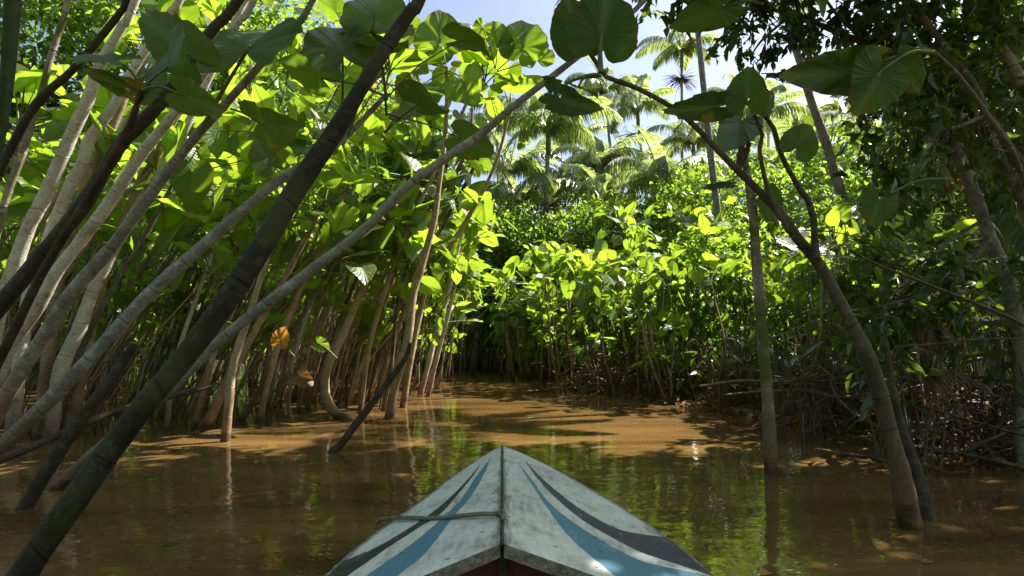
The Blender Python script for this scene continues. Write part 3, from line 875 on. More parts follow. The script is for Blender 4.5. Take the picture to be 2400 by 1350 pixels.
def brush_mesh():
    mb = MB()
    for i in range(90):
        d = unit(rng.normal(0, 1, 3) * [1, 1, 0.35] + [0, 0, -0.15])
        e = d * U(0.35, 0.62) + [0, 0, -0.12]
        tube(mb, [np.zeros(3), e * 0.6 + [0, 0, .05], e], [0.012, 0.008, 0.004], seg=3, cap=False)
    return mb.mesh('flower_cluster', S_TWIG)


BRUSH = brush_mesh()


def palm(label, px, py, d, sc=1.0, brush=None, nf=11, lean=0.0, spear=False, grp='slender palms behind the thicket'):
    fs = sc * 1.2
    c = P(px, py, d)
    base = np.array([c[0] - lean - (U(-.7, .7) if d > 15 else 0), c[1], 0.1])
    r = root('slender_palm', base, label, 'palm', grp)
    mb = MB()
    pth = catmull([base - [0, 0, .4], base * .6 + c * .4 + [U(-.15, .15), 0, 0], c - [0, 0, .5 * sc]], 0.4)
    tube(mb, pth, np.linspace(0.085, 0.055, len(pth)) * sc, seg=8, rough=0.02)
    mb.build('trunk', S_PALM, r)
    mb = MB()
    tube(mb, catmull([c - [0, 0, .8 * sc], c - [0, 0, .3 * sc], c + [0, 0, .05]], 0.2), np.array([0.075, 0.08, 0.07, 0.05, .04, .03, .03, .03])[:len(catmull([c - [0, 0, .8 * sc], c - [0, 0, .3 * sc], c + [0, 0, .05]], 0.2))] * sc, seg=8)
    mb.build('crown_shaft', S_PET, r)
    for i in range(nf):
        a = i * 2.4 + U(-.3, .3)
        kind = 'up' if i < nf * 0.25 else 'mid' if i < nf * 0.65 else 'low'
        link('frond', FR[kind][int(U(0, 3))], r, c - base + [0, 0, -0.02 * i], (U(-.1, .1), U(-.1, .1), a), fs * U(0.85, 1.08))
    for _ in range(int(U(0, 3))):
        link('dead_frond', FR_DEAD[int(U(0, 2))], r, c - base - [0, 0, .15], (U(.2, .6), U(-.3, .3), U(0, 6)), sc * U(0.7, 0.95))
    if spear:
        link('spear_frond', SPEAR, r, c - base, (0.25, 0.35, 0.4), sc)['label'] = 'upright yellow young frond'
    if brush is not None:
        link('flower_cluster', BRUSH, r, P(brush[0], brush[1], d) - base, (0, 0, U(0, 6)), sc * brush[2])
    return r


palm('palm with feathery crown lowest and nearest, in the middle of the sky gap', 1285, 300, 19, 1.05, (1290, 480, 1.3), 13)
palm('tallest palm, its crown and brown fruit cluster alone against the sky', 1597, 118, 29, 1.05, (1597, 185, 1.5), 11)
palm('palm with two stacked brown fruit clusters left of the tallest palm', 1420, 215, 27, 1.05, (1418, 255, 1.3), 10)
palm('palm between the double clustered palm and the tallest palm', 1495, 255, 25, 0.95, (1492, 315, 1.3), 10)
palm('low palm with a yellow spear frond', 1545, 430, 18, 1.0, None, 11, spear=True)
palm('shaggy palm low behind the nearest palm, its trunk hidden', 1400, 385, 22, 1.0, None, 11)
palm('palm at the left end of the sky gap beside the spotted leaves', 1195, 400, 22, 1.05, None, 11)
palm('palm under the tallest palm, half hidden by its fronds', 1625, 335, 27, 1.1, None, 11)
palm('palm whose crown shows just left of the pale leaning trunk', 1800, 265, 22, 0.95, None, 10)
palm('short palm far back between yellow spear and lone ringed stem', 1680, 420, 24, 1.1, None, 10)
palm('palm deep in the shade of the right canopy', 2080, 330, 17, 1.2, None, 11)
palm('palm with sunlit fan of leaflets by the right edge', 2330, 180, 10, 1.1, None, 11)
palm('low palm glowing yellow green behind the right trunks', 2270, 560, 9.5, 0.9, None, 10)
palm('palm above the sky gap, only its frond tips hanging into view', 1600, -330, 12.5, 1.0, None, 10, lean=-0.9)
palm('far palm between the two fruiting palms, its crown low', 1460, 400, 30, 1.1, None, 11)
palm('far palm right of the nearest palm, lower than it', 1345, 330, 30, 1.0, None, 11)
palm('far palm just left of the lone ringed stem', 1740, 330, 30, 1.1, None, 11)
palm('bushy low palm left of the nearest palm, under the spotted leaves', 1215, 470, 20, 1.0, None, 12)
palm('bushy low palm under the double clustered palm', 1410, 470, 20, 0.9, None, 12)
palm('bushy low palm between the nearest palm and the yellow spear', 1340, 440, 24, 1.0, None, 12)
palm('bushy low palm under the pale leaning trunk', 1830, 400, 19, 1.0, None, 12)
palm('bushy low palm just right of the yellow spear', 1640, 470, 20, 0.95, None, 12)
palm('slim palm rising at the left end of the sky gap', 1165, 300, 27, 1.0, None, 11)
palm('slim palm behind the branch fork of the arching stem', 1870, 300, 27, 1.05, None, 11)
palm('slim palm half behind the lone ringed stem', 1725, 235, 31, 1.0, None, 11)
palm('palm far back behind the sunlit left crowns', 1000, 380, 25, 1.1, None, 10)
rp, _ = hero('leaning_palm', 'pale leaning palm trunk crossing the sky right of the gap', [(2080, 900, 34), (2040, 680, 30), (1970, 450, 27), (1950, 383, 25), (1930, 317, 24), (1900, 233, 23), (1883, 167, 22), (1860, 100, 20), (1845, 40, 18), (1838, -60, 16)], 10, 9.6, S_PALM, ws=0.85, cat='palm', part='trunk', node=0.15)
for i in range(10):
    link('frond', FR[['up', 'mid', 'low'][i % 3]][i % 3], rp, P(1838, -60, 9.6) - np.array(rp.location), (0, 0, i * 2.4), 0.9)


# ------------------------------------------------------------------ small-leaved trees
def twiggy_crown(mb_leaf, mb_wood, anchors, spread, ntw, leaves, size, tw_r=0.006, hang=0.3, aspect=0.42):
    A = np.asarray(anchors)
    C, T = [], []
    for _ in range(ntw):
        b = A[int(U(0, len(A)))] + rng.normal(0, 0.1, 3)
        d = unit(rng.normal(0, 1, 3) + [0, 0, -hang])
        ln = spread * U(0.4, 1.0)
        m = b + d * ln * 0.5 + [0, 0, 0.06 * ln]
        e = b + d * ln + [0, 0, -hang * ln * 0.5]
        if mb_wood is not None:
            tube(mb_wood, [b, m, e], [tw_r, tw_r * .7, tw_r * .3], seg=3, cap=False)
        for _ in range(leaves):
            t = U(0.15, 1.05)
            p = (1 - t) ** 2 * b + 2 * t * (1 - t) * m + t * t * e + rng.normal(0, 0.05 * spread, 3)
            C.append(p)
            T.append(d * 0.6 + rng.normal(0, 0.6, 3) + [0, 0, -hang])
    leaf_cloud(mb_leaf, np.array(C), np.array(T), size, aspect)


def canopy_tree(label, trunk, d0, d1, branches, dens, spread, ntw, leaves, size, mat=S_TREE, seg=10, leafm=LEAF_DARK, extra_anchor=(), over=()):
    r, pth = hero('canopy_tree', label, trunk, d0, d1, mat, cat='tree', part='trunk', node=0, rough=0.04, seg=seg, foot=True)
    anch = []
    for (pts, da, db) in branches:
        pt, rd = traced(pts, da, db, foot=False)
        b = MB()
        tube(b, pt, rd * 0.75, seg=8, rough=0.05)
        b.build('branch', mat, r)
        anch += list(pt[len(pt) // 5:])
    anch += list(pth[int(len(pth) * dens):])
    anch += [P(*e) for e in extra_anchor]
    lf, wd = MB(), MB()
    twiggy_crown(lf, wd, anch, spread, ntw, leaves, size)
    for an, sp, nt_, le, sz in over:      # unseen parts of the crown, added over the boat to shade the foreground
        twiggy_crown(lf, wd, an, sp, nt_, le, sz)
    k, nf = lf.n, len(lf.f)
    lf.f.extend([tuple(i + k for i in q) for q in wd.f])
    lf.v += wd.v; lf.uv += wd.uv; lf.t += wd.t; lf.n += wd.n
    lf.mi.append((nf, len(lf.f), 1))
    lf.build('crown', [leafm, S_TWIG], r)
    return r


canopy_tree('dark tree leaning in from the right with small leaves over the sky gap', [(2440, 560, 46), (2330, 350, 40), (2230, 225, 34), (2120, 150, 28), (2043, 110, 24), (1933, 63, 20), (1857, 33, 17), (1757, -5, 13)], 5.0, 4.6,
            [([(1933, 63, 14), (1820, 25, 12), (1690, 17, 10), (1600, 0, 8), (1530, -15, 6)], 4.7, 4.6), ([(2043, 110, 12), (1950, 20, 10), (1900, -80, 8)], 4.6, 4.4), ([(1857, 33, 10), (1790, 90, 8), (1760, 130, 5)], 4.6, 4.5)],
            0.55, 0.42, 100, 22, 0.10, extra_anchor=[(1800, 60, 4.6), (1880, 60, 4.8), (1980, 70, 4.6), (1900, -60, 4.6), (2000, -40, 4.6), (2080, 40, 5), (1780, -60, 4.7)])
def box_anchors(x0, x1, y0, y1, z0, z1, n):
    return [np.array([U(x0, x1), U(y0, y1), U(z0, z1)]) for _ in range(n)]


canopy_tree('dark trunk curving up at the right edge with mottled bark', [(2395, 960, 52), (2393, 883, 52), (2367, 683, 50), (2317, 550, 46), (2283, 450, 42), (2240, 350, 36), (2200, 260, 32), (2160, 187, 28), (2090, 90, 24), (2000, -10, 20)], 4.6, 4.8,
            [([(2317, 560, 20), (2250, 640, 14), (2160, 690, 10), (2060, 720, 7)], 4.6, 4.4), ([(2240, 350, 16), (2140, 380, 12), (2050, 420, 8)], 4.7, 4.5)],
            0.7, 0.5, 62, 20, 0.13, extra_anchor=[(2150, 60, 4.6), (2230, 20, 4.4), (2200, 130, 4.9), (2060, -60, 4.6), (2200, -100, 4.5), (2300, 60, 5)],
            over=[(box_anchors(1.0, 5.0, 4.2, 7.4, 5.2, 6.6, 90), 0.7, 440, 26, 0.19)])
canopy_tree('pale grey trunk slanting across the upper right corner', [(2520, 520, 50), (2460, 340, 46), (2400, 205, 43), (2333, 90, 40), (2283, 0, 37), (2240, -90, 34), (2180, -220, 30)], 4.2, 4.2,
            [([(2300, 30, 18), (2230, 90, 12), (2170, 120, 8)], 4.2, 4.0), ([(2240, -90, 16), (2120, -160, 12), (1950, -200, 8)], 4.2, 4.2)], 0.7, 0.55, 50, 18, 0.13, mat=S_MOSS,
            extra_anchor=[(2380, 20, 4.1), (2330, -60, 4.2), (2200, -200, 4.2), (2050, -200, 4.2), (2380, 300, 5)],
            over=[(box_anchors(2.5, 9.0, 2.6, 7.6, 5.4, 7.8, 260), 0.9, 1000, 26, 0.2), (box_anchors(4.5, 8.5, 3.2, 6.4, 5.0, 6.5, 90), 0.7, 420, 26, 0.2), (box_anchors(-0.2, 2.8, 3.0, 6.8, 4.9, 6.4, 80), 0.6, 600, 24, 0.18)])
canopy_tree('slim dark trunk crossing in front of the mottled one at right', [(2500, 640, 30), (2450, 470, 29), (2383, 367, 28), (2317, 267, 26), (2283, 200, 26), (2233, 133, 24), (2183, 67, 23), (2133, -5, 22), (2080, -100, 20)], 3.9, 4.0,
            [([(2317, 267, 14), (2230, 300, 10), (2130, 300, 7)], 3.9, 3.8)], 0.75, 0.45, 35, 16, 0.12, extra_anchor=[(2150, -80, 4), (2300, 300, 4), (2210, 330, 4.2)])
canopy_tree('second dark trunk at the right edge behind undergrowth', [(2330, 990, 40), (2345, 860, 38), (2300, 700, 34), (2260, 620, 30), (2240, 560, 28), (2215, 450, 26), (2200, 330, 22), (2150, 200, 18)], 6.2, 6.4,
            [([(2260, 620, 14), (2140, 655, 11), (2000, 593, 8)], 6.2, 5.9)], 0.6, 0.5, 40, 16, 0.15, extra_anchor=[(2120, 300, 6.2), (2060, 380, 6.2), (2260, 330, 6.2), (2180, 420, 6)])

for i, (lb, pts, da, db) in enumerate([
    ('thin bare branch slanting down to the right through the right shade', [(1990, 585, 9), (2060, 622, 10), (2133, 650, 11), (2267, 703, 13), (2367, 745, 15), (2430, 780, 16)], 4.0, 3.8),
    ('bare branch rising to the right across the dark trunks', [(2080, 700, 7), (2150, 640, 10), (2220, 570, 12), (2280, 530, 13), (2330, 505, 12)], 4.3, 4.4),
    ('level thin vine stretched low between the right trunks', [(2100, 812, 5), (2200, 805, 6), (2300, 795, 6), (2430, 793, 7)], 4.0, 3.8),
    ('thin arching vine hanging in front of the right bank', [(1830, 545, 4), (1900, 540, 5), (1990, 552, 5), (2080, 600, 5), (2140, 700, 4)], 4.5, 4.5),
    ('twisted root reaching from the right bank into the water', [(2140, 1035, 9), (2060, 1000, 9), (1990, 960, 8), (1950, 905, 7), (1960, 850, 5)], 4.6, 5.5),
]):
    hero('bare_branch', lb, pts, da, db, S_TWIG, foot=False, node=0, cat='branch', seg=6, rough=0.06, part='wood')


# ------------------------------------------------------------------ background trees (shared crowns)
def bg_crown(seed, n_cl, per, rad, size, leafm):
    mb = MB()
    C, T = [], []
    for _ in range(n_cl):
        d = unit(rng.normal(0, 1, 3))
        c = d * rad * U(0.45, 1.0) * [1, 1, 0.8]
        k = int(per * U(0.5, 1.4))
        q = rng.normal(0, 1, (k, 3)) * [0.34, 0.34, 0.2] * rad * 0.62
        C.append(c + q)
        T.append(rng.normal(0, 0.8, (k, 3)) + d * 0.5 + [0, 0, -0.35])
    leaf_cloud(mb, np.concatenate(C), np.concatenate(T), size, 0.5)
    return mb.mesh('crown', leafm)


BG = [bg_crown(i, 44, 75, 2.3, 0.24, LEAF_SMALL) for i in range(4)]
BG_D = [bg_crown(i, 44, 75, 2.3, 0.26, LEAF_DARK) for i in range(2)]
SHR = [bg_crown(i, 22, 46, 0.8, 0.15, LEAF_SMALL) for i in range(4)]


def bg_tree(label, x, y, z, sc, dark=False, grp='leafy trees behind the thickets'):
    r = root('leafy_tree', (x, y, 0.1), label, 'tree', grp)
    mb = MB()
    b = np.array([x, y, -0.3])
    t = np.array([x + U(-.4, .4), y, z - 0.6])
    pth = catmull([b, (b + t) / 2 + [U(-.3, .3), 0, 0], t], 0.5)
    tube(mb, pth, np.linspace(0.13, 0.05, len(pth)), seg=7, rough=0.05)
    for k in range(6):
        a = U(0, 6.28)
        s = pth[int(len(pth) * U(0.55, 0.95))]
        e = s + np.array([math.cos(a), math.sin(a), U(0.3, 1)]) * U(0.8, 1.7)
        tube(mb, [s, (s + e) / 2 + [0, 0, .15], e], [0.045, 0.03, 0.012], seg=5, cap=False)
    mb.build('trunk', S_TREE, r)
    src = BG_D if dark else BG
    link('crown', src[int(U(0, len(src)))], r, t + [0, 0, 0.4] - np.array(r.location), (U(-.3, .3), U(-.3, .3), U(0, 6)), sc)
    return r


BGT = []
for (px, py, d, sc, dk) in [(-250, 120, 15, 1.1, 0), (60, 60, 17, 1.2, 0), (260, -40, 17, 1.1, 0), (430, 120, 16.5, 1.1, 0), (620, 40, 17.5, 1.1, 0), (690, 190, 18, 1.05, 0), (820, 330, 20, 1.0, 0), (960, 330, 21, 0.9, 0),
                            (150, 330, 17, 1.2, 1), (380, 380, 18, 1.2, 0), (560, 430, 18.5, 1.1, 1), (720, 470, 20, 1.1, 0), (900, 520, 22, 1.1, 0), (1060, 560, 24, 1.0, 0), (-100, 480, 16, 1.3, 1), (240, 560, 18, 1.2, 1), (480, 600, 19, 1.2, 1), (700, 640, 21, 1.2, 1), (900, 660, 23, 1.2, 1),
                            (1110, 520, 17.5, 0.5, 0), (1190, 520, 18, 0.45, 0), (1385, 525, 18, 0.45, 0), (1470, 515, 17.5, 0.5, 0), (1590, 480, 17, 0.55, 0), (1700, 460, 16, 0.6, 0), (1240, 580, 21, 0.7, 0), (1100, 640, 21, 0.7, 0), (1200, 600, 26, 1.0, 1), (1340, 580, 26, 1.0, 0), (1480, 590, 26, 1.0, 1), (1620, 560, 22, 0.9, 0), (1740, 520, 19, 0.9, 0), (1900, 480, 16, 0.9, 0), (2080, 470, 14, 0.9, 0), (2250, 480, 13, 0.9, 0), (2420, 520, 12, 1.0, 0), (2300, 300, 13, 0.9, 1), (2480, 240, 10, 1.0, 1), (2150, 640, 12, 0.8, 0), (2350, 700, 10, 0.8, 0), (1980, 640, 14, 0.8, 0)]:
    c = P(px, py, d)
    BGT.append((px, bg_tree(None, c[0], c[1], c[2], sc * U(0.9, 1.1), dk), py))
for (lo, hi, where) in [(-999, 330, 'behind the pale stems'), (330, 800, 'behind the big round leaf'), (800, 1250, 'behind the spotted leaves'), (1250, 1800, 'below the palms'), (1800, 9999, 'behind the right trunks')]:
    q = sorted([b for b in BGT if lo <= b[0] < hi], key=lambda b: b[0])
    for i, (px, o, py) in enumerate(q):
        o['label'] = f"{'tall' if py < 250 else 'low' if py > 500 else 'middling'} leafy tree, {ORD[i]} from left {where}"

mb = MB()
C = []
for _ in range(520):
    px = U(-1500, 3900)
    d = U(27, 40)
    zt = np.interp(px, [-1500, 700, 1050, 1250, 1700, 1900, 3900], [10, 9, 7, 6.5, 6.5, 8.5, 10])
    c = np.array([(px - 1200) / F * d, d, U(0.0, 1) ** 1.1 * zt])
    C.append(c + rng.normal(0, 1, (60, 3)) * [0.9, 0.7, 0.6])
for _ in range(300):
    sgn = -1 if U(0, 1) < .5 else 1
    c = np.array([sgn * U(14, 20), U(-6, 30), U(0.0, 1) * 10])
    C.append(c + rng.normal(0, 1, (50, 3)) * [0.9, 0.9, 0.7])
for _ in range(260):  # unseen leaf bank added behind the eye, keeps light off near faces
    c = np.array([U(-18, 18), U(-17, -9), U(0.0, 1) * 11])
    C.append(c + rng.normal(0, 1, (50, 3)) * [0.9, 0.9, 0.7])
for _ in range(520):
    px = U(-1500, 3900)
    d = U(25, 32)
    C.append(np.array([(px - 1200) / F * d, d, U(0.0, 2.6)]) + rng.normal(0, 1, (50, 3)) * [0.9, 0.7, 0.4])
for _ in range(160):
    C.append(np.array([U(-15, -12), U(2, 24), U(0.0, 3)]) + rng.normal(0, 1, (50, 3)) * [0.6, 0.9, 0.4])
for _ in range(110):      # unseen leaves added overhead behind the eye to dim the sky light
    C.append(np.array([U(-9, 8), U(-10, 0.6), U(5.2, 9)]) + rng.normal(0, 1, (50, 3)) * [0.8, 0.5, 0.5])
C = np.concatenate(C)
leaf_cloud(mb, C, rng.normal(0, 0.8, C.shape) + [0, -.3, -0.4], 0.42, 0.5)
tag(mb.build('forest', LEAF_SMALL), 'mass of green forest leaves far behind the thickets, with unseen shading leaves added behind boat', kind='stuff')

mb = MB()
C = []
for _ in range(4200):
    y = U(3.5, 13)
    x = bank_x(y) + U(-0.1, 2.6)
    C.append([x, y, max(0.03, ground_z(x, y) + U(0.03, 0.3))])
lit_ = MB()
C = np.array(C)
leaf_cloud(lit_, C, rng.normal(0, 1, C.shape) * [1, 1, .35], 0.13, 0.55)
tag(lit_.build('leaf_litter', DRY), 'brown leaf litter lying on the edge of the right bank', kind='stuff')
C = []
for _ in range(700):
    y = U(4, 30)
    x = bank_x(min(y, 24)) + 0.9 + abs(rng.normal(0, 1)) * 7
    C.append(np.array([x, y, U(0.25, 1.0)]) + rng.normal(0, 1, (34, 3)) * [0.35, 0.35, 0.22])
for _ in range(250):
    C.append(np.array([U(-14, 3), U(22, 30), U(0.3, 1.2)]) + rng.normal(0, 1, (34, 3)) * [0.45, 0.45, 0.25])
C = np.concatenate(C)
C[:, 2] = np.maximum(C[:, 2], 0.12)
leaf_cloud(mb, C, rng.normal(0, 0.8, C.shape) + [0, -.2, 0.3], 0.17, 0.4)
tag(mb.build('undergrowth', LEAF_DARK), 'low dark leafy undergrowth covering the muddy bank', kind='stuff')

# ------------------------------------------------------------------ shrubs of the banks
SHRUBS = []


def shrub(x, y, h, sc, mat_idx, grp='leafy shrubs on the banks'):
    r = root('leafy_shrub', (x, y, 0.05), None, 'shrub', grp)
    mb = MB()
    for k in range(5):
        e = np.array([U(-.4, .4) * sc, U(-.4, .4) * sc, h * U(0.7, 1.1)])
        tube(mb, catmull([[U(-.08, .08), U(-.08, .08), -.3], e * 0.5 + [U(-.1, .1), U(-.1, .1), 0], e], 0.2), 0.012, seg=4, cap=False)
    mb.build('stem', S_TWIG, r, off=(0, 0, 0))
    link('foliage', SHR[mat_idx], r, (0, 0, h), (U(-.3, .3), U(-.3, .3), U(0, 6)), sc)
    SHRUBS.append((1200 + F * x / y, y, r))


for _ in range(46):
    y = U(9, 24)
    x = bank_x(y) + U(0.5, 4.5)
    shrub(x, y, U(0.8, 2.4), U(0.7, 1.1), int(U(0, 4)))
for _ in range(16):
    y = U(12, 19)
    px = U(-100, 950)
    shrub((px - 1200) / F * y, y, U(0.6, 2.2), U(0.8, 1.2), int(U(0, 4)))
for (lo, hi, where) in [(-999, 500, 'behind the left thicket'), (500, 1100, 'between the rear left stems'), (1100, 1350, 'on the far bank under the palms'), (1350, 1600, 'on the bank below the yellow spear'), (1600, 1850, 'on the bank left of the arching stem'), (1850, 9999, 'on the shaded right bank')]:
    q = sorted([b for b in SHRUBS if lo <= b[0] < hi], key=lambda b: b[0])
    for i, (px, y, o) in enumerate(q):
        o['label'] = f"low leafy shrub, {ORD[min(29, i)]} from left {where}"


# lance-leaved plants in the shade of the right bank
def lance_plant(px, py, d, n, Lr, mat, label, spread=0.5):
    c = P(px, py, d)
    r = root('lance_leaf_plant', (c[0], c[1], 0.1), label, 'plant', 'long leaved plants on the right bank')
    mb, sm = MB(), MB()
    for i in range(n):
        a = i * 2.4 + U(-.4, .4)
        top = c + np.array([math.cos(a) * U(.05, spread), math.sin(a) * U(.05, spread), U(-.45, .2)])
        b = np.array([c[0] + U(-.1, .1), c[1] + U(-.1, .1), -0.1])
        pth = catmull([b, (b + top) / 2 + [U(-.06, .06), U(-.06, .06), .1], top], 0.15)
        tube(sm, pth, np.linspace(0.009, 0.004, len(pth)), seg=4, cap=False)
        for k in range(min(int(U(2, 4.5)), len(pth) - 1)):
            a2 = a + U(-1.3, 1.3)
            lance(mb, pth[-1 - k], np.array([math.cos(a2), math.sin(a2), U(-.5, .5)]), np.array([0, 0, 1.0]) + rng.normal(0, .3, 3), U(*Lr), U(0.10, 0.16), (U(0, 1), 0), droop=U(0.1, 0.5), n=5)
    sm.build('stem', S_TWIG, r)
    mb.build('foliage', mat, r)


LPS = [(2150, 720, 4.5, 8, (.2, .36), GREY_LEAF, 'plant with long bluish blades beside the slanting bare branch'),
       (2060, 760, 4.8, 7, (.16, .28), LEAF_DARK, 'plant with a few long dark blades right against the arching stem'),
       (1900, 720, 6.2, 16, (.18, .3), LEAF_DARK, 'dark long leaved plant between ringed stem and arching stem'),
       (2290, 640, 5.2, 14, (.24, .4), LEAF_DARK, 'tall long leaved plant between the right trunks'),
       (2400, 640, 4.6, 14, (.24, .4), LEAF_DARK, 'tall long leaved plant cut by the right edge'),
       (1690, 800, 8.4, 14, (.18, .28), LEAF_DARK, 'dark long leaved plant left of the ringed stem'),
       (1600, 850, 9.6, 12, (.2, .3), LEAF, 'bright long leaved plant on the sunny part of the right bank'),
       (2080, 600, 6.0, 16, (.22, .36), LEAF, 'yellow green long leaved plant lit through behind the arching stem'),
       (2180, 560, 6.8, 16, (.22, .36), LEAF, 'yellow green long leaved plant glowing between the dark trunks'),
       (2000, 480, 6.5, 18, (.2, .32), LEAF_DARK, 'dark bushy plant under the two huge leaves'),
       (1930, 560, 7.2, 16, (.2, .32), LEAF, 'leafy plant glowing right of the forked branch')]
for a in LPS:
    lance_plant(*a)

# bare thin canes along the right and far bank, as one tangle per stretch
CANES = []


def cane_clump(label, px0, px1, d, n, hgt, lean=0.0):
    c = P((px0 + px1) / 2, 860, d)
    r = root('cane_clump', (c[0], c[1], 0), label, 'canes', 'clumps of bare canes on the bank')
    mb = MB()
    for _ in range(int(n * (0.9 if lean else 1))):
        dd = d + U(-.5, .9)
        b = np.array([(U(px0, px1) - 1200) / F * dd, dd, -0.3])
        h_ = hgt * U(.5, 1.1)
        e = b + [U(-.25, .25) * hgt + lean * U(.3, 1.6) * h_, U(-.3, .3), h_]
        tube(mb, catmull([b, (b + e) / 2 + rng.normal(0, .06, 3), e], 0.3), U(0.004, 0.012), seg=4, cap=False, tone=(U(0, 1), 0))
    mb.build('cane', S_OLIVE if len(label) % 2 else S_TAN, r)


for a in [('thin bare canes where the channel ends', 1040, 1180, 18.5, 40, 1.6), ('thin bare canes under the nearest palm', 1180, 1320, 14.8, 46, 1.6), ('thin bare canes on the bank below the yellow spear palm', 1320, 1500, 12.2, 55, 1.7), ('thin bare canes left of the lone ringed stem', 1500, 1660, 10.2, 55, 1.5), ('dense bare canes just behind the lone ringed stem', 1640, 1830, 8.4, 60, 1.3), ('bare canes between ringed stem and arching stem', 1830, 2050, 7.0, 55, 1.2), ('bare canes in the dark right of the arching stem', 2060, 2400, 5.4, 60, 1.1)]:
    cane_clump(*a)

for a in [('thin leaning canes behind the pale stems at far left', -150, 200, 6.6, 40, 2.6), ('thin leaning canes behind the fallen branch', 200, 420, 7.6, 45, 2.6), ('thin leaning canes behind the lone pale front stem', 420, 600, 8.6, 45, 2.6), ('thin leaning canes left of the hooked stem', 600, 760, 9.2, 45, 2.5), ('thin leaning canes behind the dark snag', 760, 900, 9.4, 40, 2.4), ('thin leaning canes at the end of the left thicket', 900, 1010, 11.5, 40, 2.3), ('far thin canes deep behind the left thicket', 300, 700, 13, 60, 3.0)]:
    cane_clump(*a, lean=0.42)

# roots and dead sticks at the right water's edge
for i, (lb, box, d, n) in enumerate([('tangle of pale roots and twigs at the foot of the right bank', (2120, 2420, 930, 1090), 4.8, 130), ('tangle of thin dead twigs over water left of the arching stem', (1860, 2100, 880, 1030), 5.8, 70), ('tangle of dead sticks along the sunny edge of the right bank', (1330, 1660, 860, 930), 10.5, 120)]):
    c = W((box[0] + box[1]) / 2, box[3])
    r = root('root_tangle', c, lb, 'roots')
    mb = MB()
    for _ in range(n):
        p0 = P(U(box[0], box[1]), U(box[2] - 40, box[3] - 30), d + U(-.3, .8))
        dv = rng.normal(0, 1, 3) * [1, .6, .45] + [-.3, -.2, -.35]
        p1 = p0 + unit(dv) * U(.25, .7)
        tube(mb, catmull([p0, (p0 + p1) / 2 + rng.normal(0, .06, 3), p1], 0.08), U(0.003, 0.009) * (1 + d / 14), seg=4, cap=False)
    mb.build('root', S_TWIG, r)
STK = [('pale dead stick lying level at the bank behind the ringed stem', [(1640, 905, 9), (1750, 892, 10), (1900, 903, 9), (2000, 905, 6)], 8.0, 7.6),
       ('second pale stick lying just under the first at the bank', [(1700, 925, 7), (1830, 915, 8), (1960, 925, 6)], 7.3, 7.0),
       ('long pale reed floating left of the arching stem', [(1908, 1051, 4), (1980, 1062, 9), (2060, 1075, 8), (2110, 1085, 4)], 4.9, 4.5),
       ('long pale reed floating right of the arching stem', [(2130, 1090, 4), (2190, 1098, 8), (2235, 1110, 4)], 4.4, 4.2),
       ('grey log half sunk at the right edge', [(2130, 1045, 14), (2240, 1062, 18), (2330, 1080, 18), (2430, 1105, 20)], 4.9, 4.3),
       ('forked driftwood stick lying at the far sunny bank', [(1215, 918, 5), (1300, 912, 6), (1360, 905, 5)], 10.6, 11)]
for lb, pts, da, db in STK:
    hero('dead_stick', lb, pts, da, db, S_TWIG if 'grey' in lb else S_TAN, foot=False, node=0, cat='stick', seg=6, rough=0.06, part='wood')
hero('dead_stick', 'thin bare sapling leaning over water at the sunny bank', [(1570, 965, 7), (1545, 900, 8), (1520, 830, 7), (1505, 760, 5), (1480, 700, 4)], 9.3, 9.6, S_TAN, node=0, cat='stick', seg=6, part='wood')

for lb, px, py, d, rot, sc in [('dead brown palm frond hanging low on the right bank', 2200, 830, 4.8, (0.2, 0.3, 2.6), 0.55), ('dead brown palm frond drooping from the right trunks', 2330, 420, 5.2, (0.3, 0.0, 2.2), 0.8), ('dead brown frond hanging behind the mottled right trunk', 2200, 470, 5.6, (0.3, 0.2, 3.4), 0.7), ('dead brown frond lying at the water by the right edge', 2330, 930, 4.4, (0.1, 0.6, 1.9), 0.5)]:
    tag(link('dead_frond', FR_DEAD[int(U(0, 2))], None, P(px, py, d), rot, sc), lb, 'palm frond')

# ------------------------------------------------------------------ ground, water
gm, nt = new_mat('mud')
out = N(nt, 'ShaderNodeOutputMaterial')
bs = N(nt, 'ShaderNodeBsdfPrincipled', i_Roughness=0.7)
ge = N(nt, 'ShaderNodeNewGeometry')
n1 = N(nt, 'ShaderNodeTexNoise', i_Scale=4.0, i_Detail=8.0, i_Roughness=0.7)
L(nt, ge.outputs['Position'], n1.inputs['Vector'])
cr = ramp(nt, [(0.3, (0.02, 0.013, 0.008)), (0.55, (0.07, 0.045, 0.028)), (0.75, (0.15, 0.10, 0.06))])
L(nt, n1.outputs['Fac'], cr.inputs[0])
L(nt, cr.outputs[0], bs.inputs['Base Color'])
bp = N(nt, 'ShaderNodeBump', i_Strength=1.0, i_Distance=0.06)
L(nt, n1.outputs['Fac'], bp.inputs['Height'])
L(nt, bp.outputs[0], bs.inputs['Normal'])
L(nt, bs.outputs[0], out.inputs[0])


xs = np.concatenate([[-400, -100, -40, -25], np.arange(-18, 16.1, 0.4), [22, 40, 100, 400]])
ys = np.concatenate([[-400, -100, -30, -10], np.arange(-4, 32.1, 0.4), [40, 60, 120, 600]])
gv = [(x, y, ground_z(x, y) + (U(-.05, .05) if abs(x) < 20 and y < 32 else 0)) for y in ys for x in xs]
nx = len(xs)
gf = [(j * nx + i, j * nx + i + 1, (j + 1) * nx + i + 1, (j + 1) * nx + i) for j in range(len(ys) - 1) for i in range(nx - 1)]
g = MB()
g.add(gv, gf)
tag(g.build('ground', gm), kind='structure')

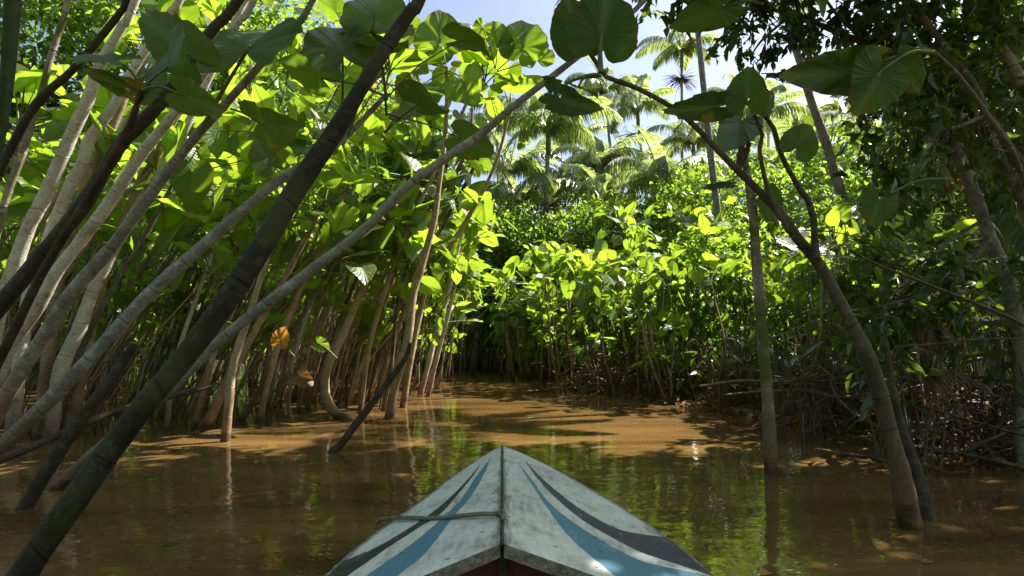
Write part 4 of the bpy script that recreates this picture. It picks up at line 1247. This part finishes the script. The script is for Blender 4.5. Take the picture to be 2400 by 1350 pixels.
wm, nt = new_mat('silty_water')
out = N(nt, 'ShaderNodeOutputMaterial')
bs = N(nt, 'ShaderNodeBsdfPrincipled', i_Roughness=0.03, i_IOR=1.33)
bs.inputs['Specular IOR Level'].default_value = 0.5
ge = N(nt, 'ShaderNodeNewGeometry')
n0 = N(nt, 'ShaderNodeTexNoise', i_Scale=0.9, i_Detail=5.0, i_Roughness=0.6)
mp0 = N(nt, 'ShaderNodeMapping')
mp0.inputs['Scale'].default_value = (0.6, 2.4, 1.0)
L(nt, ge.outputs['Position'], mp0.inputs['Vector'])
L(nt, mp0.outputs[0], n0.inputs['Vector'])
cr = ramp(nt, [(0.34, (0.074, 0.041, 0.0145)), (0.66, (0.18, 0.105, 0.039))])
L(nt, n0.outputs['Fac'], cr.inputs[0])
L(nt, cr.outputs[0], bs.inputs['Base Color'])
mp = N(nt, 'ShaderNodeMapping')
mp.inputs['Scale'].default_value = (1.0, 1.7, 1.0)
L(nt, ge.outputs['Position'], mp.inputs['Vector'])
n1 = N(nt, 'ShaderNodeTexNoise', i_Scale=2.2, i_Detail=2.0, i_Roughness=0.5)
n2 = N(nt, 'ShaderNodeTexNoise', i_Scale=11.0, i_Detail=2.0, i_Roughness=0.5)
L(nt, mp.outputs[0], n1.inputs['Vector'])
L(nt, mp.outputs[0], n2.inputs['Vector'])
b1 = N(nt, 'ShaderNodeBump', i_Strength=0.12, i_Distance=0.05)
L(nt, n1.outputs['Fac'], b1.inputs['Height'])
b2 = N(nt, 'ShaderNodeBump', i_Strength=0.10, i_Distance=0.012)
L(nt, n2.outputs['Fac'], b2.inputs['Height'])
L(nt, b1.outputs[0], b2.inputs['Normal'])
L(nt, b2.outputs[0], bs.inputs['Normal'])
L(nt, bs.outputs[0], out.inputs[0])
g = MB()
g.add([(-300, -300, 0), (300, -300, 0), (300, 500, 0), (-300, 500, 0)], [(0, 1, 2, 3)])
tag(g.build('water', wm), kind='structure')

# leaves and scraps afloat
FLOAT = [('orange leaf floating by the right side of the boat', 1795, 1342, 0.045, ORANGE), ('slim yellow leaf floating left of the snag', 634, 1043, 0.06, PALM_YEL), ('green leaf floating below the snag', 735, 1078, 0.08, LEAF), ('small yellow leaf floating left of the hooked stem', 690, 1018, 0.05, PALM_YEL),
         ('small pale leaf floating near left foreground', 350, 1118, 0.05, LEAF), ('brown leaf floating beside the arching stem', 2115, 1218, 0.07, DRY), ('dead leaf afloat under the twig tangle', 1965, 1030, 0.09, GREY_LEAF), ('yellow leaf afloat ahead of the bow tip', 1180, 925, 0.06, PALM_YEL), ('green leaf afloat ahead and right of the bow', 1240, 975, 0.07, LEAF), ('green leaf afloat in the sunny patch ahead', 1040, 1000, 0.07, LEAF), ('red brown leaf afloat at bottom right', 2175, 1315, 0.04, ORANGE), ('green leaf afloat low at the left', 400, 1275, 0.05, LEAF)]
for lb, px, py, s, mt in FLOAT:
    p = W(px, py, 0.006)
    mb = MB()
    a = U(0, 6.28)
    add_leaf(mb, p, np.array([math.cos(a), math.sin(a), 0]), np.array([0, 0, 1.0]), s, (U(0, 1), 0.1), seg=9, rings=2, fold=0.1, droop=0.0, wid=0.4 if 'slim' in lb else 0.9)
    o = mb.build('floating_leaf', mt, None, off=p)
    tag(o, lb, 'leaf')
mb = MB()
for _ in range(2200):
    px, py = U(0, 2400), 860 + 480 * U(0, 1) ** 1.4
    p = W(px, py, 0.004)
    if p[1] > 24 or p[0] > bank_x(p[1]): continue
    a, s = U(0, 6.28), U(0.003, 0.012) * (1 + p[1] * 0.05)
    c, q = np.array([math.cos(a), math.sin(a), 0]) * s, np.array([-math.sin(a), math.cos(a), 0]) * s * U(.3, .7)
    mb.add([p - c, p + q, p + c, p - q], [(0, 1, 2, 3)], None, (U(0, 1), 0))
tag(mb.build('floating_litter', DRY), 'specks of leaf litter drifting on the brown water', kind='stuff')

# ------------------------------------------------------------------ the boat
BX = lambda y: (1177 - 1200) / F * y * 0.98          # the keel line runs straight away from the eye
tipY, rimY = W(1178, 1045, 0.425)[1], W(1176, 1276, 0.435)[1]
KS = 0.24                                            # slope of the two deck boards
ridge_z = lambda y: 0.425 + 0.012 * (tipY - y) / (tipY - rimY)


def on_deck(px, py, side):
    r = ray(px, py)
    lo, hi = 0.3, 6.0
    o_ = np.array([0, 0, H])
    for _ in range(50):
        m = (lo + hi) / 2
        p = o_ + r * m
        if p[2] > ridge_z(p[1]) - KS * abs(p[0] - BX(p[1])): lo = m
        else: hi = m
    p = o_ + r * lo
    return p[1], abs(p[0] - BX(p[1]))


def z8(pts):
    return [(800 + a / 3, 900 + b / 3) for a, b in pts]


CURV = {
    -1: dict(edge=[(1177, 1045), (1140, 1065), (1060, 1118), (1000, 1165), (930, 1215), (880, 1250), (820, 1298), (770, 1345)],
             in1=z8([(1052, 520), (980, 680), (880, 830), (790, 930), (600, 1180), (400, 1345)]), out1=z8([(1046, 525), (940, 660), (850, 800), (700, 950), (500, 1120), (200, 1330)]),
             in2=z8([(985, 556), (930, 640), (800, 800), (690, 920), (560, 1000), (330, 1150), (100, 1310)]), out2=z8([(980, 560), (870, 690), (740, 820), (600, 930), (400, 1060), (200, 1170), (20, 1240)])),
    1: dict(edge=[(1180, 1045), (1230, 1065), (1310, 1105), (1390, 1150), (1470, 1198), (1550, 1250), (1610, 1298), (1672, 1350)],
            in1=z8([(1225, 526), (1300, 650), (1400, 800), (1540, 1000), (1660, 1130), (1900, 1330)]), out1=z8([(1228, 530), (1330, 660), (1450, 820), (1600, 950), (1800, 1080), (2100, 1240), (2400, 1310)]),
            in2=z8([(1290, 540), (1400, 690), (1550, 840), (1700, 960), (1850, 1050), (2100, 1180), (2400, 1280)]), out2=z8([(1294, 540), (1420, 670), (1600, 820), (1750, 920), (1950, 1020), (2150, 1060), (2320, 1080)])),
}


def deck_mat(name, stripe):
    """weathered white paint with two painted bands; UV holds the distance in metres to the edge of the blue and of the dark band"""
    m, nt = new_mat(name)
    out = N(nt, 'ShaderNodeOutputMaterial')
    bs = N(nt, 'ShaderNodeBsdfPrincipled', i_Roughness=0.62)
    bs.inputs['Specular IOR Level'].default_value = 0.3
    uv = N(nt, 'ShaderNodeUVMap')
    su = N(nt, 'ShaderNodeSeparateXYZ')
    L(nt, uv.outputs[0], su.inputs[0])
    tc = N(nt, 'ShaderNodeTexCoord')
    big = N(nt, 'ShaderNodeTexNoise', i_Scale=4.0, i_Detail=6.0, i_Roughness=0.7)
    fine = N(nt, 'ShaderNodeTexNoise', i_Scale=60.0, i_Detail=5.0, i_Roughness=0.75)
    L(nt, tc.outputs['Object'], big.inputs['Vector'])
    mp = N(nt, 'ShaderNodeMapping')
    mp.inputs['Scale'].default_value = (1.0, 0.16, 1.0)
    L(nt, tc.outputs['Object'], mp.inputs['Vector'])
    L(nt, mp.outputs[0], fine.inputs['Vector'])
    white = ramp(nt, [(0.36, (0.24, 0.23, 0.22)), (0.47, (0.54, 0.55, 0.56)), (0.58, (0.70, 0.71, 0.73))])
    L(nt, math_n(nt, 'ADD', math_n(nt, 'MULTIPLY', big.outputs['Fac'], 0.6), math_n(nt, 'MULTIPLY', fine.outputs['Fac'], 0.4)), white.inputs[0])
    jit = math_n(nt, 'MULTIPLY', math_n(nt, 'SUBTRACT', fine.outputs['Fac'], 0.5), 0.006)
    m1 = math_n(nt, 'LESS_THAN', math_n(nt, 'ADD', su.outputs[0], jit), 0.0)
    m2 = math_n(nt, 'LESS_THAN', math_n(nt, 'ADD', su.outputs[1], jit), 0.0)
    pickc = mixc(nt, m2, (0.085, 0.215, 0.33), stripe)
    band = math_n(nt, 'MAXIMUM', m1, m2)
    at = N(nt, 'ShaderNodeAttribute', attribute_name='tone')
    sat = N(nt, 'ShaderNodeSeparateXYZ')
    L(nt, at.outputs['Vector'], sat.inputs[0])
    wear = ramp(nt, [(0.30, (0.35, 0.35, 0.35)), (0.40, (1, 1, 1))])
    L(nt, fine.outputs['Fac'], wear.inputs[0])
    col = mixc(nt, math_n(nt, 'MULTIPLY', band, wear.outputs[0]), white.outputs[0], pickc)
    # dirt, nail heads, scuffs
    blot = N(nt, 'ShaderNodeTexNoise', i_Scale=11.0, i_Detail=7.0, i_Roughness=0.75)
    L(nt, tc.outputs['Object'], blot.inputs['Vector'])
    br = ramp(nt, [(0.30, (1, 1, 1)), (0.47, (0, 0, 0))])
    L(nt, blot.outputs['Fac'], br.inputs[0])
    col = mixc(nt, math_n(nt, 'MULTIPLY', br.outputs[0], 0.55), col, (0.17, 0.155, 0.135))
    scr = N(nt, 'ShaderNodeTexNoise', i_Scale=120.0, i_Detail=3.0, i_Roughness=0.6)
    mps = N(nt, 'ShaderNodeMapping')
    mps.inputs['Scale'].default_value = (1.0, 0.07, 1.0)
    mps.inputs['Rotation'].default_value = (0, 0, 0.35)
    L(nt, tc.outputs['Object'], mps.inputs['Vector'])
    L(nt, mps.outputs[0], scr.inputs['Vector'])
    sr = ramp(nt, [(0.66, (0, 0, 0)), (0.74, (1, 1, 1))])
    L(nt, scr.outputs['Fac'], sr.inputs[0])
    col = mixc(nt, math_n(nt, 'MULTIPLY', sr.outputs[0], 0.5), col, (0.62, 0.62, 0.60))
    vo = N(nt, 'ShaderNodeTexVoronoi', i_Scale=13.0)
    L(nt, tc.outputs['Object'], vo.inputs['Vector'])
    nl = ramp(nt, [(0.075, (1, 1, 1)), (0.11, (0, 0, 0))])
    L(nt, vo.outputs['Distance'], nl.inputs[0])
    col = mixc(nt, math_n(nt, 'MULTIPLY', nl.outputs[0], 0.75), col, (0.05, 0.04, 0.035))
    gr = ramp(nt, [(0.24, (1, 1, 1)), (0.36, (0, 0, 0))])
    L(nt, fine.outputs['Fac'], gr.inputs[0])
    col = mixc(nt, math_n(nt, 'MULTIPLY', gr.outputs[0], 0.6), col, (0.09, 0.075, 0.06))
    # grime worn in along the seam and the outer edge
    ed = ramp(nt, [(0.0, (1, 1, 1)), (0.05, (0, 0, 0)), (0.95, (0, 0, 0)), (0.995, (1, 1, 1))])
    L(nt, math_n(nt, 'ADD', sat.outputs[0], math_n(nt, 'MULTIPLY', math_n(nt, 'SUBTRACT', fine.outputs['Fac'], 0.5), 0.16)), ed.inputs[0])
    col = mixc(nt, math_n(nt, 'MULTIPLY', ed.outputs[0], 0.8), col, (0.055, 0.045, 0.04))
    bp = N(nt, 'ShaderNodeBump', i_Strength=0.35, i_Distance=0.004)
    L(nt, fine.outputs['Fac'], bp.inputs['Height'])
    L(nt, bp.outputs[0], bs.inputs['Normal'])
    L(nt, col, bs.inputs['Base Color'])
    L(nt, bs.outputs[0], out.inputs[0])
    return m


boat = root('wooden_boat', (0, 0.5, 0), 'bow of a weathered white wooden boat with blue and dark painted bands', 'boat')
WOOD_EDGE = stem_mat('worn_paint_edge', (0.07, 0.06, 0.05), (0.22, 0.20, 0.18), (0.42, 0.40, 0.37), ring=0, mud=False, scale=30)
RED = stem_mat('faded_red_paint', (0.08, 0.018, 0.015), (0.13, 0.03, 0.026), (0.17, 0.045, 0.04), ring=0, mud=False, scale=8, rough=0.6)
HULL = stem_mat('hull_planks', (0.16, 0.14, 0.12), (0.3, 0.28, 0.26), (0.45, 0.43, 0.4), ring=0, mud=False, scale=7)
BLACKM = stem_mat('black_iron', (0.01, 0.01, 0.01), (0.02, 0.02, 0.02), (0.05, 0.045, 0.04), ring=0, mud=False, scale=12, rough=0.5)
EDGE = {}
for side in (-1, 1):
    cv = {k: sorted(on_deck(x, y, side) for x, y in v) for k, v in CURV[side].items()}
    SL = 0.37                       # the aft rim runs back towards the sides
    thick = 0.022
    E = cv['edge']                  # (y, off) from aft to tip
    a0, a1 = np.array(E[0]), np.array(E[1])
    dv = (a0 - a1) / abs(a0[0] - a1[0] + 1e-9)
    e_end = a0 + dv * 0.35
    E = [tuple(e_end)] + [tuple(q) for q in E[:-1]] + [(tipY, 0.004)]
    EC = catmull(np.array([(x_, y_, 0) for (y_, x_) in E]), 0.02)
    ln_ = np.concatenate([[0], np.cumsum(np.linalg.norm(np.diff(EC, axis=0), axis=1))])
    NR, w = 90, 46
    ss = np.linspace(0, 1, NR)
    ex, ey = np.interp(ss * ln_[-1], ln_, EC[:, 0]), np.interp(ss * ln_[-1], ln_, EC[:, 1])
    ry = np.interp(ss, [0, 1], [rimY, tipY])

    def poly(k1, k2):
        A, B = [np.array([on_deck(x, y, side) for x, y in CURV[side][k]]) for k in (k1, k2)]
        A = np.vstack([A, A[-1] + (A[-1] - A[-2]) * 1.5])
        B = np.vstack([B, B[-1] + (B[-1] - B[-2]) * 1.5])
        A, B = [catmull(np.column_stack([q, np.zeros(len(q))]), 0.02)[:, :2] for q in (A, B)]
        return np.vstack([A, B[::-1]])

    def sdist(pg, y, x):
        n_ = len(pg)
        q = np.roll(pg, -1, axis=0)
        d_ = q - pg
        pt_ = np.array([y, x])
        t_ = np.clip(((pt_ - pg) * d_).sum(1) / ((d_ ** 2).sum(1) + 1e-12), 0, 1)
        dist = np.linalg.norm(pg + d_ * t_[:, None] - pt_, axis=1).min()
        c_ = (pg[:, 1] > x) != (q[:, 1] > x)
        xi = pg[:, 0] + (x - pg[:, 1]) / (d_[:, 1] + 1e-12) * d_[:, 0]
        inside = (c_ & (y < xi)).sum() % 2 == 1
        return -dist if inside else dist
    P1, P2 = poly('in1', 'out1'), poly('in2', 'out2')
    V, UVv, TN = [], [], []
    for j in range(NR):
        for t_ in np.linspace(0, 1, w):
            q = 0.004 + (ex[j] - 0.004) * t_
            y = ry[j] + (ey[j] - ry[j]) * t_
            V.append((BX(y) + side * q, y, ridge_z(y) - KS * q))
            UVv.append((sdist(P1, y, q), sdist(P2, y, q)))
            TN.append((t_, y))
    ed = [(float(a_), float(max(b_, 0.004))) for a_, b_ in zip(ey, ex)]
    EDGE[side] = ed
    n = NR
    top = np.array(V)
    bot = top - [0, 0, thick]
    fq = [(j * w + i, j * w + i + 1, (j + 1) * w + i + 1, (j + 1) * w + i) for j in range(n - 1) for i in range(w - 1)]
    if side < 0: fq = [tuple(reversed(q)) for q in fq]
    mb = MB()
    mb.add(top, fq, UVv, np.array(TN))
    o = mb.build('deck_board', deck_mat('painted_deck', (0.03, 0.034, 0.036) if side < 0 else (0.05, 0.052, 0.085)), boat)
    o['label'] = 'left deck board with blue and black bands' if side < 0 else 'right deck board with blue and slate bands'
    # underside and worn rims
    mb = MB()
    mb.add(bot, [tuple(reversed(q)) for q in fq], UVv)
    rim = [(i, i + 1, w + i + 1, w + i) for i in range(w - 1)]
    mb.add(np.vstack([top[:w] + [0, -0.001, 0], bot[:w] + [0, 0, -0.008]]), rim if side > 0 else [tuple(reversed(q)) for q in rim])
    et, eb = top[w - 1::w], bot[w - 1::w]
    mb.add(np.vstack([et, eb]), [(i, i + 1, n + i + 1, n + i) for i in range(n - 1)])
    mb.build('board_edge', WOOD_EDGE, boat, smooth=False)
    # thin worn capping along the outer edge
    mb = MB()
    tube(mb, et - [0, 0, 0.006], 0.007, seg=6, rough=0.12)
    mb.build('edge_strip', WOOD_EDGE, boat)
# dark seam between the boards
mb = MB()
sy = np.linspace(rimY - 0.004, tipY + 0.004, 40)
tube(mb, np.column_stack([BX(sy), sy, ridge_z(sy) - 0.003 + rng.normal(0, 0.0006, 40)]), 0.0055, seg=6, rough=0.1)
mb.build('seam', BLACKM, boat)
# hull: sides down to the keel, running back past the eye
prof = {}
for side in (-1, 1):
    ed = EDGE[side]
    yE = ed[0][0]
    back = [(y, ed[0][1] + 0.10 * min(1, (yE - y) / 1.0)) for y in (yE - 0.25, yE - 0.6, 0.1, -0.8, -2.0, -3.0)]
    allp = sorted(ed[::4] + [ed[-1]] + back)
    V = []
    for (y, e) in allp:
        z0 = ridge_z(max(y, rimY)) - KS * (e if y >= yE else ed[0][1]) - 0.024
        f_ = np.clip((tipY - y) / 0.6, 0.0, 1)
        for t in (0, 0.35, 0.7, 1.0):
            V.append((BX(max(y, 0.3)) + side * (e * (1 - 0.45 * t ** 1.5)) * (1 if t < 1 else 0.5 + 0.0 * f_), y - 0.25 * t * (1 - min(1, (tipY - y) / 1.2)), z0 * (1 - t) - 0.14 * t))
    k = len(allp)
    q = [(i * 4 + j, i * 4 + j + 1, (i + 1) * 4 + j + 1, (i + 1) * 4 + j) for i in range(k - 1) for j in range(3)]
    mb = MB()
    mb.add(V, q if side < 0 else [tuple(reversed(x)) for x in q])
    mb.build('hull_side', HULL, boat)
    prof[side] = V[3::4]
mb = MB()
k = len(prof[1])
mb.add(prof[-1] + prof[1], [(i, i + 1, k + i + 1, k + i) for i in range(k - 1)])
mb.build('hull_bottom', RED, boat)
# red bulkhead under the deck and the iron strap in it
yb = rimY + 0.05
e = float(np.interp(yb, [q[0] for q in EDGE[-1]], [q[1] for q in EDGE[-1]]))
mb = MB()
zr = ridge_z(yb) - 0.028
mb.add([(BX(yb), yb, zr), (BX(yb) - e * .97, yb, zr - KS * e * .97), (BX(yb) - e * .7, yb, -0.1), (BX(yb) + e * .7, yb, -0.1), (BX(yb) + e * .97, yb, zr - KS * e * .97)], [(0, 1, 2, 3, 4)])
mb.build('bulkhead', RED, boat, smooth=False)
mb = MB()
xc, yc = BX(rimY), rimY + 0.02
for (x0, x1, z0, z1) in [(-0.008, 0.012, zr - 0.075, zr + 0.004)]:
    vs = [(xc + x, yc + y, z) for z in (z0, z1) for y in (0, 0.03) for x in (x0, x1)]
    mb.add(vs, [(0, 2, 3, 1), (4, 5, 7, 6), (0, 1, 5, 4), (2, 6, 7, 3), (0, 4, 6, 2), (1, 3, 7, 5)])
mb.build('iron_strap', BLACKM, boat, smooth=False)

# the rope over the left board
yr, er = on_deck(885, 1224, -1)
yk, ek = on_deck(1168, 1213, -1)
rp_ = [np.array([BX(yr) - er + 0.012, yr, ridge_z(yr) - KS * er - 0.034]), np.array([BX(yr) - er - 0.006, yr + .002, ridge_z(yr) - KS * er - 0.012]), np.array([BX(yr) - er + 0.002, yr + .004, ridge_z(yr) - KS * er + 0.004])]
for t in np.linspace(0.08, 1, 8):
    y_, q_ = yr + (yk - yr) * t, er + (ek - er) * t
    rp_.append(np.array([BX(y_) - q_, y_, ridge_z(y_) - KS * q_ + 0.008 + 0.003 * math.sin(t * 9)]))
ROPE = stem_mat('grey_green_rope', (0.09, 0.09, 0.07), (0.16, 0.16, 0.13), (0.24, 0.24, 0.2), ring=110, mud=False, scale=40)
rr = root('rope', rp_[3], 'grey green rope stretched over the left deck board of the boat', 'rope')
mb = MB()
tube(mb, catmull(rp_, 0.01), 0.0065, seg=8)
mb.build('line', ROPE, rr)
mb = MB()
kc = rp_[-1] + np.array([0.005, -0.004, 0.0])
tube(mb, catmull([kc + np.array([math.cos(a) * .009, math.sin(a) * .012, math.sin(2 * a) * .006 + .003]) for a in np.linspace(0, 7.5, 12)], 0.004), 0.005, seg=7)
tube(mb, catmull([kc, kc + [0.008, -.02, 0], kc + [.006, -.05, .003]], 0.01), 0.004, seg=6)
mb.build('knot', ROPE, rr)

# ------------------------------------------------------------------ light
SUN_AZ, SUN_EL = 61.0, 51.0        # degrees right of straight ahead, above the horizon
sd = bpy.data.lights.new('sun', 'SUN')
sd.energy = 5.0
sd.angle = R(0.5)
sd.color = (1.0, 0.93, 0.80)
so = bpy.data.objects.new('sun', sd)
COL.objects.link(so)
dirv = Vector((math.sin(R(SUN_AZ)) * math.cos(R(SUN_EL)), math.cos(R(SUN_AZ)) * math.cos(R(SUN_EL)), math.sin(R(SUN_EL))))
so.rotation_euler = dirv.to_track_quat('Z', 'Y').to_euler()
so.location = (5, 5, 30)
w = bpy.data.worlds.new('World')
SC.world = w
w.use_nodes = True
nt = w.node_tree
nt.nodes.clear()
out = N(nt, 'ShaderNodeOutputWorld')
bg = N(nt, 'ShaderNodeBackground', i_Strength=0.068)
sky = N(nt, 'ShaderNodeTexSky', sky_type='NISHITA')
sky.sun_disc = False
sky.sun_elevation = R(SUN_EL)
sky.sun_rotation = R(SUN_AZ)
sky.air_density = 1.0
sky.dust_density = 3.0
sky.ozone_density = 1.0
L(nt, sky.outputs[0], bg.inputs[0])
L(nt, bg.outputs[0], out.inputs[0])
SC.view_settings.view_transform = 'Standard'
SC.view_settings.look = 'None'
SC.view_settings.exposure = 1.75
SC.view_settings.gamma = 1.0
SC.cycles.max_bounces = 6
SC.cycles.diffuse_bounces = 2
SC.cycles.transmission_bounces = 3
SC.cycles.glossy_bounces = 3
SC.cycles.sample_clamp_indirect = 6
SC.cycles.use_denoising = True
